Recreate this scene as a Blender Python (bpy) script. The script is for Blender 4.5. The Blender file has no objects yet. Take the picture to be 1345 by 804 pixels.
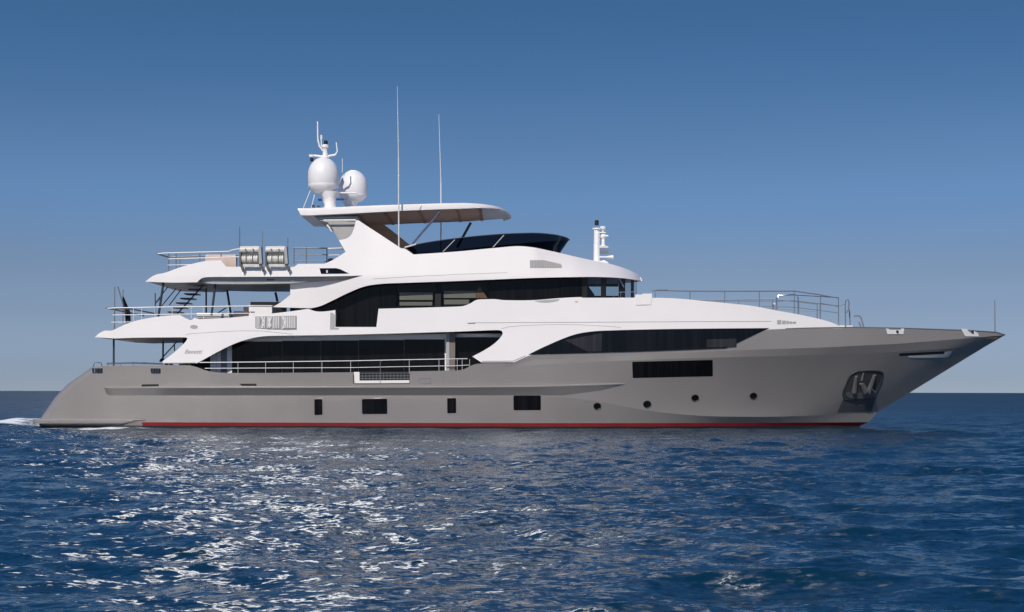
import bpy, bmesh, math, random
import numpy as np
from mathutils import Vector, Matrix
from mathutils.bvhtree import BVHTree
from mathutils.geometry import delaunay_2d_cdt

R = math.radians
scene = bpy.context.scene
COL = scene.collection
random.seed(4)

# ------------------------------------------------------------------ camera
FPX, CY, CZ, ROLL = 2205.0, -74.0, 1.55, 0.0021
cam_d = bpy.data.cameras.new("camera")
cam = bpy.data.objects.new("camera", cam_d)
COL.objects.link(cam)
cam_d.sensor_width = 36.0
cam_d.lens = 36.0 * FPX / 1345.0
cam_d.shift_y = 112.55 / 1345.0
cam_d.clip_start, cam_d.clip_end = 0.5, 30000.0
cam.location = (0, CY, CZ)
cam.rotation_euler = (Matrix.Rotation(R(90), 3, 'X') @ Matrix.Rotation(ROLL, 3, 'Z')).to_euler()
scene.camera = cam

# ------------------------------------------------------------------ sky and sun
SUN_EL, SUN_AZ = R(38), R(17)          # behind the viewer, a little to the left
sun_dir = Vector((-math.sin(SUN_AZ) * math.cos(SUN_EL), -math.cos(SUN_AZ) * math.cos(SUN_EL), math.sin(SUN_EL)))
world = bpy.data.worlds.new("World")
scene.world = world
world.use_nodes = True
wn, wl = world.node_tree.nodes, world.node_tree.links
wn.clear()
wo = wn.new("ShaderNodeOutputWorld")
bg = wn.new("ShaderNodeBackground")
sky = wn.new("ShaderNodeTexSky")
sky.sky_type = 'NISHITA'
sky.sun_disc = False
sky.sun_elevation = SUN_EL
sky.sun_rotation = math.pi + SUN_AZ
sky.air_density, sky.dust_density, sky.ozone_density = 1.0, 0.25, 3.0
tc = wn.new("ShaderNodeTexCoord")
mp = wn.new("ShaderNodeMapping")
mp.inputs["Scale"].default_value = (1, 1, 2.4)
mp.inputs["Location"].default_value = (0, 0, 0.09)
hs = wn.new("ShaderNodeHueSaturation")
hs.inputs["Saturation"].default_value = 1.0
tint = wn.new("ShaderNodeMix")
tint.data_type, tint.blend_type = 'RGBA', 'MULTIPLY'
tint.inputs[0].default_value = 1.0
# haze low over the sea: greyer and warmer at the horizon, bluer above
sepz = wn.new("ShaderNodeSeparateXYZ")
ramp = wn.new("ShaderNodeValToRGB")
ramp.color_ramp.interpolation = 'EASE'
els = ramp.color_ramp.elements
HAZE = [(0.0, (0.41, 0.347, 0.362)), (0.043, (0.57, 0.482, 0.452)), (0.063, (0.62, 0.54, 0.50)), (0.125, (0.60, 0.695, 0.735)), (0.215, (0.44, 0.675, 0.775)), (0.35, (0.29, 0.65, 1.0)), (0.8, (0.27, 0.48, 0.76))]
els[0].position, els[0].color = HAZE[0][0], (*HAZE[0][1], 1)
els[1].position, els[1].color = HAZE[1][0], (*HAZE[1][1], 1)
for p_, c_ in HAZE[2:]:
    e_ = els.new(p_); e_.color = (*c_, 1)
dbl = wn.new("ShaderNodeVectorMath"); dbl.operation = 'SCALE'; dbl.inputs["Scale"].default_value = 2.0
wl.new(tc.outputs["Generated"], sepz.inputs[0])
wl.new(sepz.outputs["Z"], ramp.inputs[0])
wl.new(ramp.outputs[0], dbl.inputs[0])
wl.new(dbl.outputs[0], tint.inputs[7])
wl.new(tc.outputs["Generated"], mp.inputs["Vector"])
wl.new(mp.outputs[0], sky.inputs["Vector"])
wl.new(sky.outputs[0], tint.inputs[6])
hz_m = wn.new("ShaderNodeMapping"); hz_m.inputs["Scale"].default_value = (1.2, 1.2, 9.0)
hz_n = wn.new("ShaderNodeTexNoise"); hz_n.inputs["Scale"].default_value, hz_n.inputs["Detail"].default_value = 2.2, 4
hz_r = wn.new("ShaderNodeMapRange"); hz_r.inputs[1].default_value, hz_r.inputs[2].default_value = 0.3, 0.7
hz_r.inputs[3].default_value, hz_r.inputs[4].default_value = 0.975, 1.03
hz_s = wn.new("ShaderNodeVectorMath"); hz_s.operation = 'SCALE'
wl.new(tc.outputs["Generated"], hz_m.inputs[0]); wl.new(hz_m.outputs[0], hz_n.inputs["Vector"]); wl.new(hz_n.outputs[0], hz_r.inputs[0])
wl.new(tint.outputs[2], hz_s.inputs[0]); wl.new(hz_r.outputs[0], hz_s.inputs["Scale"])
wl.new(hz_s.outputs[0], hs.inputs["Color"])
wl.new(hs.outputs[0], bg.inputs["Color"])
bg.inputs["Strength"].default_value = 0.075
# glow patches added high in the sky opposite the sun, for sea glitter
def wm(op, a, c=None, d=None):
    n = wn.new("ShaderNodeMath"); n.operation = op
    for k, v in enumerate((a, c, d)):
        if v is None: continue
        if hasattr(v, "links"): wl.new(v, n.inputs[k])
        else: n.inputs[k].default_value = v
    return n.outputs[0]
def wstep(v, a, c):
    n = wn.new("ShaderNodeMapRange"); n.interpolation_type = 'SMOOTHSTEP'
    n.inputs[1].default_value, n.inputs[2].default_value = a, c
    wl.new(v, n.inputs[0]); return n.outputs[0]
def wgauss(v, c, w):
    q = wm('DIVIDE', wm('SUBTRACT', v, c), w)
    return wm('EXPONENT', wm('MULTIPLY', wm('MULTIPLY', q, q), -1.0))
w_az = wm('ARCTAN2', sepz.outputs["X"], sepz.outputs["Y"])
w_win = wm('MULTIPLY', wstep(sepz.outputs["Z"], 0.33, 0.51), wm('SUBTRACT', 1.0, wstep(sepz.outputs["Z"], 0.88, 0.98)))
w_glow = wm('ADD', wm('MULTIPLY', wgauss(w_az, -0.178, 0.034), 11.0), wm('ADD', wm('MULTIPLY', wgauss(w_az, 0.005, 0.035), 0.9), wm('MULTIPLY', wgauss(w_az, -0.04, 0.15), 0.55)))
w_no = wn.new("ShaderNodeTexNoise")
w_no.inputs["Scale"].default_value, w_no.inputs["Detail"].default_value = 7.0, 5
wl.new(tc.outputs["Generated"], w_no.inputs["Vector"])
w_str = wm('MULTIPLY', wm('MULTIPLY', w_glow, w_win), wm('ADD', wm('MULTIPLY', wstep(w_no.outputs[0], 0.35, 0.65), 0.8), 0.5))
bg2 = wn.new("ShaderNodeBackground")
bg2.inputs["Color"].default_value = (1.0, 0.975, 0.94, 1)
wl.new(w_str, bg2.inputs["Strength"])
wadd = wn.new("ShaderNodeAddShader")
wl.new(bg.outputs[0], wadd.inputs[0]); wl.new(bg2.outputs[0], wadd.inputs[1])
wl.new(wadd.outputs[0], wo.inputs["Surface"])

sd = bpy.data.lights.new("sun", 'SUN')
sd.energy, sd.angle, sd.color = 3.7, R(0.53), (1.0, 0.935, 0.855)
sun = bpy.data.objects.new("sun", sd)
sun.rotation_euler = sun_dir.to_track_quat('Z', 'Y').to_euler()
sun.location = (-20, -60, 60)
COL.objects.link(sun)

vs = scene.view_settings
vs.view_transform, vs.look, vs.gamma, vs.exposure = 'Standard', 'None', 1.0, 0.0
vs.use_curve_mapping = False
cy = scene.cycles
cy.use_denoising = True
cy.denoising_input_passes, cy.denoising_prefilter = 'RGB_ALBEDO_NORMAL', 'NONE'
cy.max_bounces, cy.glossy_bounces, cy.transparent_max_bounces = 8, 5, 12
cy.sample_clamp_indirect = 40.0
cy.blur_glossy = 0.0
cy.caustics_reflective = True

# ------------------------------------------------------------------ materials
def nodes(name):
    m = bpy.data.materials.new(name)
    m.use_nodes = True
    nt = m.node_tree
    return m, nt, nt.nodes["Principled BSDF"]

def paint(name, col, rough=0.35, coat=0.0, metal=0.0, var=0.05, scale=0.6, bump=0.0, coat_rough=0.05, coat_ior=1.5):
    m, nt, b = nodes(name)
    b.inputs["Roughness"].default_value = rough
    b.inputs["Metallic"].default_value = metal
    b.inputs["Coat Weight"].default_value = coat
    b.inputs["Coat Roughness"].default_value = coat_rough
    b.inputs["Coat IOR"].default_value = coat_ior
    t = nt.nodes.new("ShaderNodeTexCoord")
    n = nt.nodes.new("ShaderNodeTexNoise")
    n.inputs["Scale"].default_value = scale
    n.inputs["Detail"].default_value = 5
    nt.links.new(t.outputs["Object"], n.inputs["Vector"])
    r = nt.nodes.new("ShaderNodeMapRange")
    r.inputs[1].default_value, r.inputs[2].default_value = 0.3, 0.7
    r.inputs[3].default_value, r.inputs[4].default_value = 1 - var, 1 + var
    nt.links.new(n.outputs[0], r.inputs[0])
    mx = nt.nodes.new("ShaderNodeVectorMath")
    mx.operation = 'SCALE'
    mx.inputs[0].default_value = col
    nt.links.new(r.outputs[0], mx.inputs["Scale"])
    nt.links.new(mx.outputs[0], b.inputs["Base Color"])
    if bump:
        bp = nt.nodes.new("ShaderNodeBump")
        bp.inputs["Distance"].default_value = bump
        bp.inputs["Strength"].default_value = 1.0
        n2 = nt.nodes.new("ShaderNodeTexNoise")
        n2.inputs["Scale"].default_value = 0.9
        n2.inputs["Detail"].default_value = 1
        nt.links.new(t.outputs["Object"], n2.inputs["Vector"])
        nt.links.new(n2.outputs[0], bp.inputs["Height"])
        nt.links.new(bp.outputs[0], b.inputs["Normal"])
        nt.links.new(bp.outputs[0], b.inputs["Coat Normal"])
    return m

M = {}
M['hull'] = paint("hull_grey_paint", (0.280, 0.254, 0.234), 0.3, coat=0.8, metal=0.18, var=0.05, scale=0.35, coat_rough=0.12, coat_ior=1.45)
M['hull_band'] = paint("hull_band_paint", (0.25, 0.222, 0.20), 0.42, coat=0.6, var=0.03, scale=0.4)
M['red'] = paint("red_boot_paint", (0.24, 0.008, 0.010), 0.55, var=0.12, scale=1.5)
M['under'] = paint("antifouling_and_shade", (0.02, 0.02, 0.022), 0.6, var=0.15)
M['white'] = paint("white_gelcoat", (0.805, 0.758, 0.72), 0.35, coat=0.6, var=0.018, scale=0.5, coat_rough=0.05, coat_ior=1.5)
M['white_dome'] = paint("white_dome_plastic", (0.78, 0.76, 0.74), 0.45, var=0.02)
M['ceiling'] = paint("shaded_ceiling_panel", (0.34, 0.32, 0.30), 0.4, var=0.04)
M['taupe'] = paint("hardtop_lining", (0.42, 0.30, 0.235), 0.6, var=0.10, scale=2.0)
M['steel'] = paint("polished_steel", (0.62, 0.62, 0.63), 0.18, metal=1.0, var=0.05)
M['white_rail'] = paint("bright_rail", (0.66, 0.65, 0.64), 0.25, var=0.03)
M['dark_metal'] = paint("dark_metal", (0.035, 0.04, 0.05), 0.4, var=0.1)
M['grey_metal'] = paint("grey_metal", (0.16, 0.17, 0.19), 0.4, var=0.1)
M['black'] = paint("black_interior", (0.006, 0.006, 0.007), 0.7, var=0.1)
M['pocket'] = paint("dark_pocket", (0.055, 0.055, 0.053), 0.45, var=0.15, scale=3)
M['plate'] = paint("anchor_plate_steel", (0.11, 0.11, 0.108), 0.4, metal=0.3, var=0.08)
M['anchor'] = paint("anchor_steel", (0.15, 0.147, 0.143), 0.45, metal=0.2, var=0.15, scale=3)
M['teak'] = paint("teak", (0.36, 0.22, 0.12), 0.6, var=0.2, scale=4)
M['beige'] = paint("beige_cushion", (0.60, 0.47, 0.41), 0.85, var=0.06, scale=3)
M['grille'] = paint("grille_grey", (0.36, 0.35, 0.34), 0.5, var=0.06)
M['seam'] = paint("seam_grey", (0.40, 0.385, 0.37), 0.6, var=0.05)
M['blind'] = paint("roller_blind", (0.30, 0.30, 0.285), 0.8, var=0.05)
M['raft'] = paint("raft_canister_white", (0.60, 0.58, 0.53), 0.45, var=0.08, scale=4)
M['green'] = paint("flag_green", (0.01, 0.09, 0.05), 0.8, var=0.2, scale=5)
M['flagdark'] = paint("flag_dark", (0.012, 0.014, 0.02), 0.8, var=0.2, scale=5)
M['wood'] = paint("interior_wood", (0.30, 0.17, 0.09), 0.5, var=0.15, scale=3)
M['strap'] = paint("dark_strap", (0.11, 0.105, 0.095), 0.7, var=0.2)
M['pillar_brown'] = paint("pillar_lining", (0.17, 0.135, 0.12), 0.6, var=0.06)
M['lens'] = paint("blue_lens", (0.02, 0.04, 0.16), 0.2, var=0.05)

def dark_glass(name, col=(0.006, 0.006, 0.007)):
    m, nt, b = nodes(name)
    b.inputs["Base Color"].default_value = (*col, 1)
    b.inputs["Roughness"].default_value = 0.04
    b.inputs["IOR"].default_value = 1.25
    t = nt.nodes.new("ShaderNodeTexCoord"); mp_ = nt.nodes.new("ShaderNodeMapping"); n = nt.nodes.new("ShaderNodeTexNoise")
    mp_.inputs["Scale"].default_value = (4.0, 1.0, 0.12); n.inputs["Scale"].default_value, n.inputs["Detail"].default_value = 1.6, 4
    r = nt.nodes.new("ShaderNodeMapRange"); r.inputs[1].default_value, r.inputs[2].default_value, r.inputs[3].default_value, r.inputs[4].default_value = 0.42, 0.7, 0.75, 1.5
    x = nt.nodes.new("ShaderNodeVectorMath"); x.operation = 'SCALE'; x.inputs[0].default_value = col
    nt.links.new(t.outputs["Object"], mp_.inputs[0]); nt.links.new(mp_.outputs[0], n.inputs["Vector"]); nt.links.new(n.outputs[0], r.inputs[0])
    nt.links.new(r.outputs[0], x.inputs["Scale"]); nt.links.new(x.outputs[0], b.inputs["Base Color"])
    return m
M['glass'] = dark_glass("black_window_glass")

def clear_glass(name, tintc, ior=1.45):
    m = bpy.data.materials.new(name)
    m.use_nodes = True
    nt = m.node_tree
    nt.nodes.clear()
    o = nt.nodes.new("ShaderNodeOutputMaterial")
    tr = nt.nodes.new("ShaderNodeBsdfTransparent")
    tr.inputs[0].default_value = (*tintc, 1)
    gl = nt.nodes.new("ShaderNodeBsdfGlossy")
    gl.inputs["Roughness"].default_value = 0.03
    gl.inputs["Color"].default_value = (0.7, 0.7, 0.7, 1)
    fr = nt.nodes.new("ShaderNodeFresnel")
    fr.inputs[0].default_value = ior
    mx = nt.nodes.new("ShaderNodeMixShader")
    nt.links.new(fr.outputs[0], mx.inputs[0])
    nt.links.new(tr.outputs[0], mx.inputs[1])
    nt.links.new(gl.outputs[0], mx.inputs[2])
    nt.links.new(mx.outputs[0], o.inputs[0])
    return m
M['tint'] = clear_glass("tinted_glass", (0.82, 0.82, 0.80), 1.25)
M['pale_glass'] = clear_glass("wheelhouse_glass", (0.80, 0.84, 0.84))
M['navy_glass'] = clear_glass("windshield_glass", (0.035, 0.038, 0.048), 1.22)

# ------------------------------------------------------------------ picture measurements -> world points
def ray(px, py):
    return (px - 672.5) / FPX, (514.55 + ROLL * (px - 672.5) - py) / FPX

def P(px, py, y):
    a, b = ray(px, py)
    d = y - CY
    return Vector((a * d, y, CZ + b * d))

def S(px, py, fun, n=30):
    """point where the measured line meets the starboard surface y = -fun(x, z)"""
    a, b = ray(px, py)
    y = -3.6
    for k in range(n):
        d = y - CY
        yn = -fun(a * d, CZ + b * d)
        if abs(yn - y) < 1e-4:
            y = yn
            break
        y = 0.5 * y + 0.5 * yn if k > 4 else yn
    return P(px, py, y)

class Curve:
    """monotone cubic through (x, v) pairs"""
    def __init__(self, pts):
        self.x = [p[0] for p in pts]
        self.v = [p[1] for p in pts]
        n = len(pts)
        h = [self.x[i + 1] - self.x[i] for i in range(n - 1)]
        d = [(self.v[i + 1] - self.v[i]) / h[i] for i in range(n - 1)]
        m = [d[0]] + [0 if d[i - 1] * d[i] <= 0 else 2 * d[i - 1] * d[i] / (d[i - 1] + d[i]) for i in range(1, n - 1)] + [d[-1]]
        self.h, self.m = h, m
    def __call__(self, x):
        X = self.x
        if x <= X[0]: return self.v[0]
        if x >= X[-1]: return self.v[-1]
        import bisect
        i = bisect.bisect_right(X, x) - 1
        t = (x - X[i]) / self.h[i]
        a, b = self.v[i], self.v[i + 1]
        h = self.h[i]
        return ((2*t**3 - 3*t**2 + 1) * a + (t**3 - 2*t**2 + t) * h * self.m[i]
                + (-2*t**3 + 3*t**2) * b + (t**3 - t**2) * h * self.m[i + 1])

def lin(pts):
    xs = [p[0] for p in pts]; vs_ = [p[1] for p in pts]
    return lambda x: float(np.interp(x, xs, vs_))

# ------------------------------------------------------------------ mesh builder
class MB:
    def __init__(self):
        self.v, self.f = [], []
    def add(self, verts, faces):
        o = len(self.v)
        self.v += [tuple(p) for p in verts]
        self.f += [tuple(i + o for i in f) for f in faces]
        return self
    def box(self, a, b):
        x0, y0, z0 = [min(a[i], b[i]) for i in range(3)]
        x1, y1, z1 = [max(a[i], b[i]) for i in range(3)]
        return self.add([(x0,y0,z0),(x1,y0,z0),(x1,y1,z0),(x0,y1,z0),(x0,y0,z1),(x1,y0,z1),(x1,y1,z1),(x0,y1,z1)],
                        [(0,3,2,1),(4,5,6,7),(0,1,5,4),(1,2,6,5),(2,3,7,6),(3,0,4,7)])
    def tube(self, pts, r, seg=8, r2=None, closed=False):
        pts = [Vector(p) for p in pts]
        n = len(pts)
        rings = []
        up = None
        for i, p in enumerate(pts):
            a = pts[max(i - 1, 0)]; b = pts[min(i + 1, n - 1)]
            t = (b - a).normalized()
            if up is None:
                up = Vector((0, 0, 1)) if abs(t.z) < 0.9 else Vector((1, 0, 0))
            s = t.cross(up).normalized()
            u = s.cross(t).normalized()
            up = u
            rr = r if r2 is None else r + (r2 - r) * i / (n - 1)
            rings.append([p + (s * math.cos(2*math.pi*k/seg) + u * math.sin(2*math.pi*k/seg)) * rr for k in range(seg)])
        vs_ = [q for rg in rings for q in rg]
        fs = []
        for i in range(n - 1):
            for k in range(seg):
                k2 = (k + 1) % seg
                fs.append((i*seg+k, i*seg+k2, (i+1)*seg+k2, (i+1)*seg+k))
        fs.append(tuple(reversed(range(seg))))
        fs.append(tuple(range((n-1)*seg, n*seg)))
        return self.add(vs_, fs)
    def lathe(self, c, prof, seg=32, axis=Vector((0, 0, 1))):
        c = Vector(c)
        q = Vector((0, 0, 1)).rotation_difference(axis)
        vs_, fs = [], []
        for (r, h) in prof:
            for k in range(seg):
                a = 2 * math.pi * k / seg
                vs_.append(c + q @ Vector((r * math.cos(a), r * math.sin(a), h)))
        for i in range(len(prof) - 1):
            for k in range(seg):
                k2 = (k + 1) % seg
                fs.append((i*seg+k, i*seg+k2, (i+1)*seg+k2, (i+1)*seg+k))
        fs.append(tuple(reversed(range(seg))))
        fs.append(tuple(range((len(prof)-1)*seg, len(prof)*seg)))
        return self.add(vs_, fs)
    def grid(self, rows):
        n, m = len(rows), len(rows[0])
        fs = [(i*m+j, i*m+j+1, (i+1)*m+j+1, (i+1)*m+j) for i in range(n-1) for j in range(m-1)]
        return self.add([p for r in rows for p in r], fs)
    def prism(self, poly, off):
        off = Vector(off)
        n = len(poly)
        a = [Vector(p) for p in poly]
        b = [p + off for p in a]
        self.add(a, [tuple(range(n))])
        self.add(b, [tuple(reversed(range(n)))])
        for i in range(n):
            j = (i + 1) % n
            self.add([a[i], a[j], b[j], b[i]], [(0, 3, 2, 1)])
        return self
    def pieces(self):
        """split into the far-apart pieces it holds, so that each becomes an object of its own"""
        n = len(self.v)
        par = list(range(n))
        def find(i):
            while par[i] != i:
                par[i] = par[par[i]]; i = par[i]
            return i
        for f in self.f:
            a = find(f[0])
            for j in f[1:]:
                b = find(j)
                if a != b: par[b] = a
        root = np.array([find(i) for i in range(n)])
        _, isl = np.unique(root, return_inverse=True)
        k = int(isl.max()) + 1
        if k == 1 or k > 400: return [self]
        pts = np.array(self.v, float)
        lo = np.full((k, 3), np.inf); hi = np.full((k, 3), -np.inf)
        np.minimum.at(lo, isl, pts); np.maximum.at(hi, isl, pts)
        size = (hi - lo).max(1)
        gap = np.maximum(0, np.maximum(lo[:, None] - hi[None], lo[None] - hi[:, None]))
        near = np.sqrt((gap ** 2).sum(2)) <= np.maximum(0.019, 0.48 * np.maximum(size[:, None], size[None]))
        q = list(range(k))
        def fq(i):
            while q[i] != i: i = q[i]
            return i
        for a, b in zip(*np.nonzero(np.triu(near, 1))):
            a, b = fq(a), fq(b)
            if a != b: q[b] = a
        grp = np.array([fq(i) for i in range(k)])[isl]
        out = []
        for g in np.unique(grp):
            idx = np.nonzero(grp == g)[0]
            mp_ = {int(i): j for j, i in enumerate(idx)}
            m_ = MB(); m_.v = [self.v[i] for i in idx]
            m_.f = [tuple(mp_[i] for i in f) for f in self.f if f[0] in mp_]
            out.append(m_)
        return sorted(out, key=lambda m_: -len(m_.v))
    def build(self, name, mat, parent=None, smooth=35):
        ps = self.pieces()
        for p_ in ps[1:]:
            p_.build_one(name, mat, parent, smooth)
        return ps[0].build_one(name, mat, parent, smooth)
    def build_one(self, name, mat, parent=None, smooth=35):
        me = bpy.data.meshes.new(name)
        me.from_pydata(self.v, [], self.f)
        me.materials.append(M[mat] if isinstance(mat, str) else mat)
        bm = bmesh.new(); bm.from_mesh(me)
        bmesh.ops.recalc_face_normals(bm, faces=bm.faces[:])
        bm.to_mesh(me); bm.free()
        if smooth:
            me.polygons.foreach_set("use_smooth", [True] * len(me.polygons))
            me.set_sharp_from_angle(angle=R(smooth))
        o = bpy.data.objects.new(name, me)
        COL.objects.link(o)
        if parent is not None:
            o.parent = parent
            o.matrix_parent_inverse = parent.matrix_world.inverted() if parent.type != 'EMPTY' else Matrix.Translation(-parent.location)
        return o

def outline(pts, step=4.0):
    """closed outline; entries (x, y) are smooth, (x, y, 1) are corners"""
    n = len(pts)
    out = []
    for i in range(n):
        p0, p1, p2, p3 = pts[i-1], pts[i], pts[(i+1) % n], pts[(i+2) % n]
        a, b = np.array(p1[:2], float), np.array(p2[:2], float)
        c1 = len(p1) > 2; c2 = len(p2) > 2
        L = np.linalg.norm(b - a)
        k = max(1, int(math.ceil(L / step)))
        t1 = (b - a) if c1 else (b - np.array(p0[:2], float)) * (L / (L + np.linalg.norm(a - np.array(p0[:2], float)) + 1e-9))
        t2 = (b - a) if c2 else (np.array(p3[:2], float) - a) * (L / (L + np.linalg.norm(b - np.array(p3[:2], float)) + 1e-9))
        for s in range(k):
            t = s / k
            q = ((2*t**3 - 3*t**2 + 1) * a + (t**3 - 2*t**2 + t) * t1 + (-2*t**3 + 3*t**2) * b + (t**3 - t**2) * t2)
            out.append((float(q[0]), float(q[1])))
    return out

def inside(poly, pts):
    x, y = pts[:, 0], pts[:, 1]
    c = np.zeros(len(pts), bool)
    n = len(poly)
    for i in range(n):
        x1, y1 = poly[i]; x2, y2 = poly[i-1]
        if y1 == y2: continue
        m = ((y1 > y) != (y2 > y)) & (x < (x2 - x1) * (y - y1) / (y2 - y1) + x1)
        c ^= m
    return c

def panel(mb, pts, fmap, t=0.12, step=4.0, mirror=False, off=0.0, smooth_outline=True, tdir=(0, 1, 0)):
    """a curved sheet cut to an outline, with rims of thickness t"""
    ol = outline(pts, step) if smooth_outline else [p[:2] for p in pts]
    arr = np.array(ol)
    x0, y0 = arr.min(0); x1, y1 = arr.max(0)
    gx, gy = np.meshgrid(np.arange(x0 + step/2, x1, step), np.arange(y0 + step/2, y1, step))
    g = np.stack([gx.ravel(), gy.ravel()], 1)
    g = g[inside(ol, g)] if len(g) else g
    if len(g):
        A = arr; B = np.roll(arr, -1, 0)
        keep = np.ones(len(g), bool)
        for a, b in zip(A, B):
            ab = b - a
            s = np.clip(((g - a) @ ab) / (ab @ ab + 1e-12), 0, 1)
            keep &= np.linalg.norm(g - (a + s[:, None] * ab), axis=1) > 0.45 * step
        g = g[keep]
    n = len(ol)
    allp = [Vector(p) for p in ol] + [Vector(p) for p in g]
    vo, eo, fo, _, _, _ = delaunay_2d_cdt(allp, [(i, (i+1) % n) for i in range(n)], [], 0, 1e-4)
    cen = np.array([[(vo[f[0]].x + vo[f[1]].x + vo[f[2]].x) / 3, (vo[f[0]].y + vo[f[1]].y + vo[f[2]].y) / 3] for f in fo])
    ok = inside(ol, cen)
    W = [fmap(p.x, p.y) + Vector((0, off, 0)) for p in vo]
    faces = [f for f, k in zip(fo, ok) if k]
    rim = [fmap(*p) + Vector((0, off, 0)) for p in ol]
    T = Vector(tdir) * t
    for s in ((1, -1) if mirror else (1,)):
        fl = lambda p: Vector((p.x, p.y * s, p.z))
        mb.add([fl(p) for p in W], faces)
        if t:
            a = [fl(p) for p in rim]
            b = [fl(p + T) for p in rim]
            mb.add(a + b, [(i, (i+1) % n, n + (i+1) % n, n + i) for i in range(n)])
            mb.add([fl(p + T) for p in W], [tuple(reversed(f)) for f in faces])
    return mb

def tag(o, label, cat, group=None, kind=None):
    if label: o["label"] = label
    if cat: o["category"] = cat
    if group: o["group"] = group
    if kind: o["kind"] = kind
    return o

def empty(name, loc):
    o = bpy.data.objects.new(name, None)
    o.empty_display_size = 0.3
    o.location = loc
    COL.objects.link(o)
    return o

# ================================================================== the yacht
yacht = empty("motor_yacht", (0, 0, 0))
tag(yacht, "long motor yacht with grey hull and white upper decks on the blue sea", "yacht")

# ---- half beam of the deck edge along the ship (measured x position -> metres)
Bd = Curve([(40, 3.55), (90, 3.66), (122, 3.76), (200, 3.92), (300, 4.03), (450, 4.10), (750, 4.10), (850, 4.03), (950, 3.80),
            (1020, 3.46), (1100, 2.88), (1180, 2.12), (1250, 1.22), (1300, 0.42), (1320, 0.0)])
def px_of(X, b):
    return 672.5 + X * FPX / (-b - CY)
def BdX(X):
    b = 4.0
    for _ in range(6):
        b = Bd(px_of(X, b))
    return b

Tc = lin([(122, 481.5), (150, 480.5), (215, 479.5), (250, 480), (260, 482.6), (267, 485.6), (275, 487.8), (285, 489.2), (300, 489.9), (340, 490), (463.5, 489),
          (464.2, 503.4), (537.5, 503), (538.2, 487.8), (600, 486.7), (607, 485.8), (613, 483.5), (618, 480.5), (625, 478), (640, 477), (673, 477), (690, 468.5),
          (700, 464.8), (1010, 432.8), (1060, 431), (1120, 430), (1180, 431), (1270, 434), (1308, 436.3), (1320, 440)])
K4c = lin([(88.5, 505), (600, 505), (625, 499), (650, 488), (670, 481), (700, 473), (760, 470), (840, 466), (950, 461), (1000, 459), (1080, 456.5), (1180, 451.5), (1275, 444), (1320, 440.2)])
K3c = lin([(87, 506.7), (600, 506.7), (625, 502), (660, 487), (700, 479.5), (760, 476), (840, 473), (900, 470.7), (980, 468.7), (1080, 466.3), (1180, 462), (1294, 455.2)])
K1c = Curve([(73, 521), (138, 520.5), (600, 520.5), (700, 520.8), (740, 522), (780, 526.5), (820, 534), (860, 540.5), (900, 544.8), (950, 547.2), (1000, 547.5), (1060, 546.2), (1110, 543.8), (1153, 541.3)])
def A0(px, py): return Bd(px) - 0.055 * max(0.0, (py - 480) * 0.0318)
B1f = Curve([(600, A0(600, 520.5)), (700, 4.0), (760, 3.90), (820, 3.64), (880, 3.28), (950, 2.78), (1000, 2.28), (1060, 1.50), (1110, 0.75), (1153, 0.0)])
B3f = Curve([(600, A0(600, 506.7)), (700, 4.075), (800, 4.05), (850, 4.0), (950, 3.72), (1020, 3.31), (1100, 2.65), (1180, 1.88), (1240, 1.07), (1294, 0.0)])
BRf = Curve([(600, A0(600, 553)), (700, 3.86), (780, 3.60), (860, 3.20), (900, 2.92), (950, 2.50), (1000, 2.01), (1060, 1.24), (1110, 0.53), (1141, 0.0)])
BUf = Curve([(57, 3.3), (300, 3.5), (700, 3.4), (860, 2.5), (950, 1.6), (1060, 0.6), (1117, 0.0)])

def aft_B(px, py):            # plain slightly flared topside
    return Bd(px) - 0.055 * max(0.0, (py - 480) * 0.0318)
def stern_round(px, start):   # the side turns in towards the transom
    d = (px - start) / 11.0
    return 0.0 if d > 1 else 0.28 * (1 - math.sqrt(max(0.0, 1 - (1 - d) ** 2)))
def b_T(px): return Bd(px) - stern_round(px, 122) * 0.8
def b_4(px):
    e = min(1, max(0, (px - 600) / 100)) * min(1, (1320 - px) / 60)
    return max(0.0, A0(px, K4c(px)) - 0.025 * e - stern_round(px, 88.5))
def b_3(px): return max(0.0, (A0(px, K3c(px)) if px < 600 else B3f(px)) - stern_round(px, 87))
def b_1(px): return max(0.0, (A0(px, K1c(px)) if px < 600 else B1f(px)) - stern_round(px, 73))
def b_R(px): return max(0.0, (A0(px, 553) if px < 600 else BRf(px)) - stern_round(px, 50))
def sst(a, b, x):
    t = min(1, max(0, (x - a) / (b - a)))
    return t * t * (3 - 2 * t)
def b_U(px): return max(0.0, BUf(px))

Tpx = sorted(set([float(x) for x in np.linspace(122, 1320, 300)] +
                 [122 + d for d in (0.6, 1.5, 2.5, 4, 6, 8, 10, 12)] + [463.5, 464.2, 537.5, 538.2, 700, 673, 690, 1010]))
US = [(p - 122) / 1198 for p in Tpx]
def hull_curve(start, end, yf, bf, zfix=None):
    out = []
    for q in Tpx:
        px = q + (start - 122) * (1 - sst(122, 300, q)) + (end - 1320) * sst(940, 1320, q) ** 1.0
        b = bf(px)
        a, _ = ray(px, 0)
        d = -b - CY
        if zfix is None:
            p = P(px, yf(px), -b)
        else:
            p = Vector((a * d, -b, zfix))
        out.append(p)
    return out
Z_RED = 0.24
cT = hull_curve(122, 1320, Tc, b_T)
c4 = hull_curve(88.5, 1320, K4c, b_4)
c3 = hull_curve(87, 1294, K3c, b_3)
c1 = hull_curve(73, 1153, K1c, b_1)
cR = hull_curve(50, 1141, None, b_R, Z_RED)
cW = hull_curve(52, 1131, None, lambda p: max(0, b_R(p if p < 700 else p + (p - 700) * 10 / 431) - 0.03), 0.10)
cU = hull_curve(60, 1108, None, b_U, -1.2)

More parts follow.
